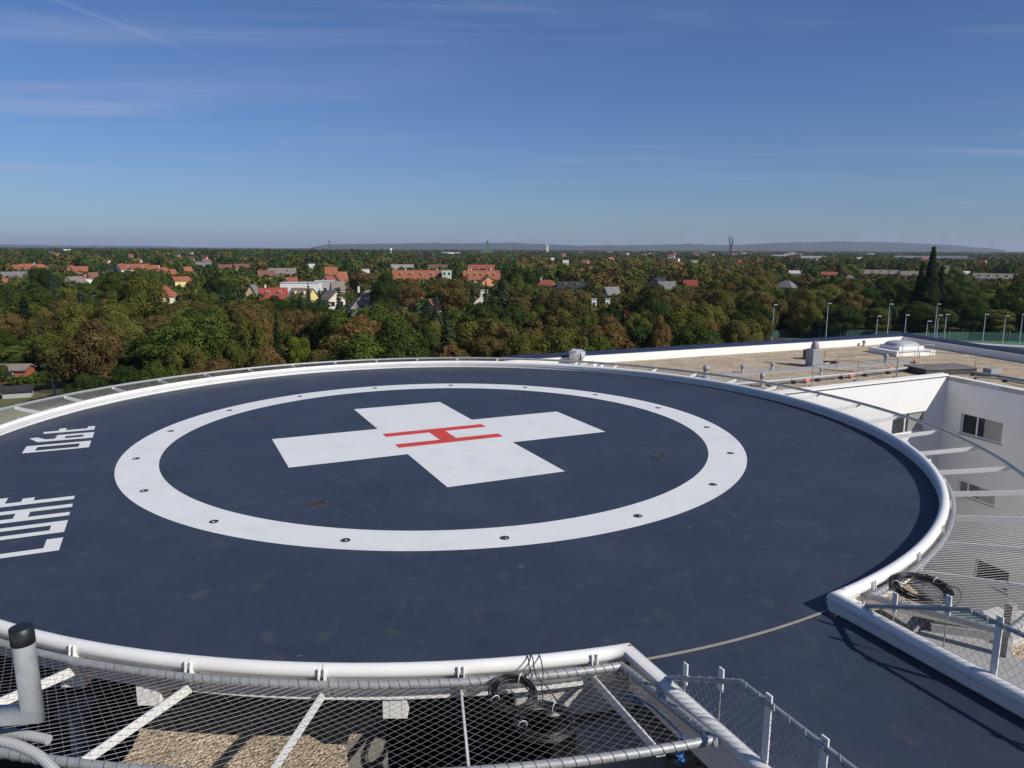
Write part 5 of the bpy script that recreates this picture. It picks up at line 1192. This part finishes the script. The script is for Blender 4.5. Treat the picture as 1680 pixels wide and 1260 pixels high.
HAND = [ # x, top y, width in the picture, kind, height in metres
 (165, 537, 108, 'dark', 9.6), (258, 527, 98, 'dark', 11), (25, 513, 74, 'rust', 9), (70, 517, 60, 'brown', 9), (160, 514, 58, 'rust', 9), (100, 530, 80, 'olive', 9), (20, 566, 58, 'mid', 5.2), (58, 548, 56, 'mid', 6.4),
 (262, 592, 66, 'mid', 8), (352, 581, 92, 'rust', 9), (378, 541, 62, 'olive', 11), (405, 500, 48, 'olive', 14), (318, 502, 88, 'mid', 10), (268, 508, 66, 'brown', 10), (225, 444, 74, 'olive', 17), (205, 520, 60, 'olive', 10.5), (300, 548, 70, 'olive', 10.5), (420, 560, 60, 'brown', 10),
 (650, 517, 118, 'mid', 12.5), (560, 532, 124, 'brown', 11.5), (490, 542, 48, 'lime', 9), (440, 566, 70, 'rust', 9), (476, 502, 66, 'rust', 10), (532, 503, 66, 'rust', 10.5), (624, 503, 76, 'rust', 10.5), (452, 508, 30, 'fir', 13), (735, 502, 64, 'fir', 14), (790, 502, 96, 'dark', 12), (742, 556, 78, 'rust', 9.5), (797, 545, 58, 'rust', 10),
 (700, 520, 50, 'dark', 11), (600, 512, 60, 'mid', 11), (515, 560, 70, 'brown', 10), (430, 515, 70, 'brown', 10), (858, 531, 78, 'olive', 11.5), (922, 517, 84, 'olive', 12.5), (1000, 519, 84, 'rust', 11.5), (1085, 517, 42, 'rust', 12), (918, 480, 84, 'brown', 12), (968, 507, 38, 'lime', 11), (1076, 463, 94, 'brown', 14), (1122, 502, 94, 'olive', 12), (1168, 521, 38, 'rust', 11), (1206, 522, 62, 'brown', 11),
 (1045, 500, 60, 'olive', 12), (845, 495, 60, 'dark', 12), (1150, 490, 80, 'olive', 13), (1232, 490, 70, 'dark', 11), (1285, 490, 62, 'dark', 9.3), (1345, 489, 96, 'dark', 9), (1415, 482, 80, 'brown', 9.2), (1180, 470, 70, 'brown', 13), (1465, 478, 66, 'brown', 9), (1500, 489, 62, 'dark', 9), (1572, 440, 54, 'pale', 13.5), (1610, 478, 90, 'olive', 8.6), (1668, 478, 84, 'mid', 8.6), (1556, 478, 56, 'dark', 9), (1712, 474, 70, 'dark', 9),
 (1242, 505, 50, 'olive', 8.6), (1318, 500, 60, 'olive', 8.2), (1382, 503, 66, 'dark', 8), (1440, 500, 60, 'olive', 8.2), (1530, 500, 60, 'dark', 8.2), (1590, 502, 60, 'dark', 7.8), (1640, 503, 60, 'olive', 7.8), (1690, 503, 60, 'dark', 7.8), (1250, 470, 70, 'brown', 13), (1320, 468, 60, 'brown', 13), (82, 437, 26, 'spruce', 16), (130, 462, 26, 'spruce', 14), (555, 470, 28, 'spruce', 13), (524, 470, 18, 'spruce', 12), (505, 462, 20, 'spruce', 13), (596, 487, 22, 'spruce', 9), (716, 480, 34, 'spruce', 13), (797, 455, 14, 'fir', 13), (668, 455, 60, 'rust', 13), (595, 440, 56, 'rust', 14), (630, 446, 50, 'dark', 15), (735, 452, 66, 'brown', 14), (768, 458, 40, 'brown', 11), (826, 450, 40, 'fir', 13), (-10, 592, 34, 'dark', 5), (70, 612, 36, 'mid', 2.6),
 (128, 590, 56, 'dark', 6), (150, 612, 66, 'dark', 6.5), (210, 600, 70, 'dark', 7.5), (480, 590, 60, 'olive', 8), (690, 575, 60, 'dark', 8.5), (1075, 575, 60, 'dark', 8), (1140, 560, 70, 'olive', 9), (940, 565, 60, 'dark', 9), (1220, 555, 60, 'olive', 9), (330, 470, 50, 'mid', 12), (355, 455, 50, 'dark', 14), (190, 480, 60, 'mid', 12), (60, 470, 60, 'mid', 12), (120, 490, 60, 'olive', 12), (30, 480, 60, 'mid', 12)]
for (px, py, wp, kind, h) in HAND:
    x, y = un(px, py, G+h); D = math.hypot(x, y); add_tree(x, y, h, wp*D/F*(1.12 if kind not in ('fir', 'spruce') else 1), kind)
for (px, D, h, wp, kind) in ((1531, 206, 22.6, 52, 'fir'), (1515, 210, 18.5, 42, 'fir'), (1548, 212, 17.5, 42, 'fir')): add_tree(*[k*D/ray(px, 420)[1] for k in ray(px, 420)[:2]], h, wp*D/F, kind, 2)
NH = len(TREES)
def region_kind(px, py):
    q = rt.random()
    if py > 500 and px < 620: tab = [('rust', .2), ('brown', .2), ('mid', .26), ('dark', .14), ('olive', .2)]
    elif py > 480 and px < 840: tab = [('mid', .25), ('dark', .3), ('brown', .2), ('rust', .15), ('olive', .1)]
    elif px > 840 and px < 1260: tab = [('brown', .34), ('olive', .28), ('rust', .12), ('dark', .2), ('mid', .06)]
    elif px >= 1260: tab = [('dark', .42), ('olive', .24), ('brown', .22), ('mid', .12)]
    elif py > 440: tab = [('mid', .34), ('dark', .2), ('olive', .24), ('spruce', .1), ('fir', .06), ('brown', .06)]
    else: tab = [('dark', .5), ('mid', .22), ('olive', .18), ('brown', .1)]
    for k, w in tab:
        if q < w: return k
        q -= w
    return 'dark'
cand = []; y = 88.
while y < 900:
    cell = 8.2 if y < 300 else 8.2+(y-300)*.011
    n = int(y*1.5/cell)
    for i in range(n):
        xx = (i-(n-1)/2+rt.uniform(-.42, .42))*cell; yy = y+rt.uniform(-.42, .42)*cell; h = rt.uniform(8, 13.) if y < 240 else rt.uniform(8.5, 15)
        if rt.random() < .10: h *= .6
        px, py, _ = proj(xx, yy, G+h)
        if not (-40 < px < 1725): continue
        if py > np.interp(px, RAILX, RAILY)-2: continue
        if -60 < px < 175 and py > 572: continue
        if px > 1250 and (508 < py or yy < 196): continue
        if px < 135 and yy < 128: continue
        if 1586 < px and 466 < py < 484 and y > 230: continue
        k = region_kind(px, py); w = h*rt.uniform(.75, 1.1) if k not in ('fir', 'spruce') else h*rt.uniform(.36, .5)
        if blocked(xx, yy, h, w): 
            h *= .5; w *= .7
            if blocked(xx, yy, h, w): continue
        if any(abs(xx-t_[0]) < 4.5 and abs(yy-t_[1]) < 4.5 for t_ in TREES[:NH]): continue
        cand.append((h*w/(yy*yy), xx, yy, h, w, k))
    y += cell
cand.sort(reverse=True)
NI = 300-len(TREES)
for c in cand[:NI]: add_tree(*c[1:])
# say where each tree stands
LAND += [(946, 580, 'foil wrapped roof fan'), (1335, 580, 'exhaust unit'), (1478, 570, 'skylight'), (1530, 460, 'tall lone conifer'), (1270, 520, 'leftmost floodlight'), (1617, 520, 'thick floodlight post'), (700, 590, 'far end of the deck rail'), (330, 605, 'left bend of the deck rail'), (490, 560, 'bright lime tree'), (1085, 555, 'narrow rusty tree')]
labs = {}
for i, t_ in enumerate(TREES):
    x, y, h, w, kind, pi_, px, py = t_; wp = w*F/y; hp_ = h*F/y; cy_ = py+hp_*.35
    best = min(LAND, key=lambda l: ((l[0]-px)/1.0)**2+((l[1]-cy_)*1.6)**2); dx, dy = px-best[0], cy_-best[1]
    if abs(dx) > abs(dy)*1.2: rel = 'right of the ' if dx > 0 else 'left of the '
    else: rel = 'below the ' if dy > 0 else 'above the '
    size = 'tall ' if h > 13.5 else ('low ' if h < 7 else '')
    nm = {'dark': 'dark green leafy tree', 'mid': 'green leafy tree', 'olive': 'olive green leafy tree', 'rust': 'rusty brown autumn tree', 'brown': 'brown tinged leafy tree', 'lime': 'bright yellow green tree', 'pale': 'pale grey green tree', 'fir': 'dark pointed conifer', 'spruce': 'blue green conifer'}[kind]
    if i == len(HAND): lab = 'tallest dark conifer, its tip reaching the horizon at right'
    else: lab = size+nm+' '+rel+best[2]
    labs.setdefault(lab, []).append(i)
ORD = ['first', 'second', 'third', 'fourth', 'fifth', 'sixth', 'seventh', 'eighth', 'ninth', 'tenth', 'eleventh', 'twelfth']
FIN = {}
for lab, ids in labs.items():
    if len(ids) == 1: FIN[ids[0]] = lab; continue
    ids.sort(key=lambda q: TREES[q][6])
    for q, i in enumerate(ids): FIN[i] = lab+', '+(('leftmost' if q == 0 else 'rightmost' if q == len(ids)-1 else ORD[min(q, 11)]+' from left')) + ' of '+str(len(ids))
crown_cache = {}
TK = {}
for i, (x, y, h, w, kind, pi_, px, py) in enumerate(TREES):
    kd, H0, W0, me, tk, V = PROTO[(kind, pi_)]
    t = bpy.data.objects.new('conifer_tree' if kind in ('fir', 'spruce') else 'leafy_tree', None); COL.objects.link(t)
    t.location = (x, y, G); t.rotation_euler = (0, 0, rt.uniform(0, 6.28)); t.scale = (w/W0, w/W0, h/H0)
    tag(t, FIN[i], 'tree', 'conifers among the trees' if kind in ('fir', 'spruce') else 'leafy trees between the deck and the houses')
    c = bpy.data.objects.new('crown', me); COL.objects.link(c); c.parent = t
    if (kind, pi_) not in TK:
        o = tk.build('trunk', MT['bark'], t); TK[(kind, pi_)] = o.data
    else:
        o = bpy.data.objects.new('trunk', TK[(kind, pi_)]); COL.objects.link(o); o.parent = t
# the rest of the wood, too many to count
KK = ['dark', 'mid', 'olive', 'rust', 'brown', 'fir', 'spruce', 'pale']
rng = np.random.default_rng(5); low = {}
for k in KK:
    for lod, n, lf in ((0, 420, .62), (1, 150, 1.0), (2, 60, 1.5)):
        for v in range(2):
            if k in ('fir', 'spruce'): q = fir_pts(n, 10., 4.6, .4, lf*.8, rng)
            else: q = crown_pts(n, 10., 9.5, .6, [24, 14, 9][lod], lf, rng)[0]
            low[(k, lod, v)] = q
parts = []; mids = []
def put(x, y, h, w, k, lod):
    V = low[(k, lod, rt.randrange(2))]; a = rt.uniform(0, 6.28); c, s = math.cos(a), math.sin(a); s1 = w/(9.5 if k not in ('fir', 'spruce') else 4.6)
    P = np.empty_like(V); P[:, 0] = (V[:, 0]*c-V[:, 1]*s)*s1+x; P[:, 1] = (V[:, 0]*s+V[:, 1]*c)*s1+y; P[:, 2] = V[:, 2]*h/10.+G
    parts.append(P); mids.append(np.full(len(V)//4, KK.index(k)))
for c in cand[NI:]: put(*c[1:4], c[4], c[5] if c[5] in KK else 'dark', 0 if c[2] < 420 else 1)
def dens(px, Y):
    v = math.sin(px*.013+Y*.0021)+math.sin(px*.031-Y*.0047+1.3)+math.sin(Y*.009+px*.004)
    return v
y = 900.
while y < 5200:
    cell = 11+(y-900)*.0065; n = int(y*1.5/cell)
    for i in range(n):
        xx = (i-(n-1)/2+rt.uniform(-.48, .48))*cell; yy = y+rt.uniform(-.5, .5)*cell*1.3
        px, py, _ = proj(xx, yy, G+10)
        if not (-30 < px < 1710): continue
        wood = px < 640 and 900 < y < 1500
        if not wood and dens(px, yy) < (-.15 if y < 2400 else .35): continue
        gy = proj(xx, yy, G)[1]
        if 698 < px < 803 and 424 < gy < 434: continue
        if 836 < px < 908 and 425 < gy < 436: continue
        h = rt.uniform(9, 15)*(1.25 if wood else .9); w = cell*rt.uniform(.9, 1.5)
        if blocked(xx, yy, h, w*.8): continue
        k = rt.choice(['dark', 'dark', 'dark', 'mid', 'olive', 'fir']) if px < 640 else rt.choice(['dark', 'dark', 'mid', 'olive', 'brown'])
        put(xx, yy, h, w if k != 'fir' else w*.6, k, 1 if y < 1300 else 2)
    y += cell*1.5
V = np.concatenate(parts); mi = np.concatenate(mids)
wd = bpy.data.objects.new('distant_woodland', quad_mesh('distant_woodland', V, [MT['leaf_'+k] for k in KK], mi)); COL.objects.link(wd)
tag(wd, 'distant mixed woodland and garden trees stretching to the horizon', 'woodland', None, 'stuff')
# garden shrubs and undergrowth at the feet of the trees
rng = np.random.default_rng(9); parts = []; mids = []; bush = [crown_pts(150, 2.2, 3.6, 0, 9, .30, rng)[0] for _ in range(4)]
for i in range(2600):
    Y = 85*(4.0**rt.random()); X = rt.uniform(-.75, .75)*Y; px, py, _ = proj(X, Y, G+2)
    if -60 < px < 175 and py > 578: continue
    if px > 1240 and py > 540: continue
    if blocked(X, Y, 2.2, 3): continue
    a = rt.uniform(0, 6.28); c, s = math.cos(a), math.sin(a); q = bush[rt.randrange(4)]*rt.uniform(.7, 1.5)
    P = np.empty_like(q); P[:, 0] = q[:, 0]*c-q[:, 1]*s+X; P[:, 1] = q[:, 0]*s+q[:, 1]*c+Y; P[:, 2] = q[:, 2]+G; parts.append(P); mids.append(np.full(len(q)//4, rt.choice([0, 0, 1, 2, 4])))
o = bpy.data.objects.new('undergrowth', quad_mesh('undergrowth', np.concatenate(parts), [MT['leaf_'+k] for k in KK], np.concatenate(mids))); COL.objects.link(o)
tag(o, 'dense shrubs and undergrowth filling the ground between the trees', 'undergrowth', None, 'stuff')
# hedge by the brick shed and the vine slope
def hedge(name, label, quad, h, kind, seed, cat='hedge'):
    rng = np.random.default_rng(seed); P0 = [Vector((*un(px, py, G), 0)) for px, py in quad]; n = 2200
    s, t = rng.uniform(0, 1, n), rng.uniform(0, 1, n)
    b_ = np.array([[*((P0[0].lerp(P0[1], a)).lerp(P0[3].lerp(P0[2], a), b))] for a, b in zip(s, t)]); z = h*(.6+.4*np.sin(s*21+t*3)*np.cos(t*13))*rng.uniform(.5, 1, n); b_[:, 2] = G+z
    Nn = rng.normal(size=(n, 3))*.6+np.array([0, -.3, .8]); Nn /= np.linalg.norm(Nn, axis=1)[:, None]
    o = bpy.data.objects.new(name, quad_mesh(name, leaf_quads(b_, Nn, .32, rng), [MT['leaf_'+kind]])); COL.objects.link(o); tag(o, label, cat)
hedge('hedge', 'bright green hedge in front of the red brick shed', [(12, 634), (60, 630), (60, 622), (20, 622)], 1.4, 'mid', 1)
hedge('hedge', 'dark green hedge across the lawn right of the brick shed', [(48, 625), (110, 622), (105, 614), (52, 614)], 1.5, 'mid', 2)
x, y = un(707, 497, G+5); MT['leaf_vine'] = leaf_material('leaves_vine', [(.03, .12, .03), (.07, .24, .06), (.12, .32, .10)])
rng = np.random.default_rng(4); n = 900; s = rng.uniform(0, 1, n); tt = rng.uniform(0, 1, n)
P = np.stack([x-4.5+9*s, y-3+rng.normal(size=n)*.3+2*tt, G+2.0+5.5*s+tt*1.2+rng.normal(size=n)*.3], 1); Nn = rng.normal(size=(n, 3))*.5+np.array([-.2, -.6, .7]); Nn /= np.linalg.norm(Nn, axis=1)[:, None]
o = bpy.data.objects.new('climbing_vine', quad_mesh('climbing_vine', leaf_quads(P, Nn, .3, rng), [MT['leaf_vine']])); COL.objects.link(o); tag(o, 'bright green climbing vine covering a roof slope right of the road', 'vine')

# ------------------------------------------------------------------ the air
def box_obj(name, x0, x1, y0, y1, z0, z1, m):
    mb = MB(); mb.box(((x0+x1)/2, (y0+y1)/2, (z0+z1)/2), (x1-x0, y1-y0, z1-z0)); return mb.build(name, m)
hm = bpy.data.materials.new('haze'); hm.use_nodes = True; t = hm.node_tree; t.nodes.clear(); o_ = t.nodes.new('ShaderNodeOutputMaterial'); pv = t.nodes.new('ShaderNodeVolumePrincipled')
pv.inputs['Color'].default_value = (.70, .79, 1.0, 1); pv.inputs['Density'].default_value = 5.5e-5; pv.inputs['Anisotropy'].default_value = .1; t.links.new(pv.outputs[0], o_.inputs['Volume'])
hz = box_obj('haze', -23000, 23000, -3500, 25000, G-1.2, 190, hm); hz['kind'] = 'stuff'; hz['label'] = 'thin blue haze over the plain'; hz['category'] = 'haze'
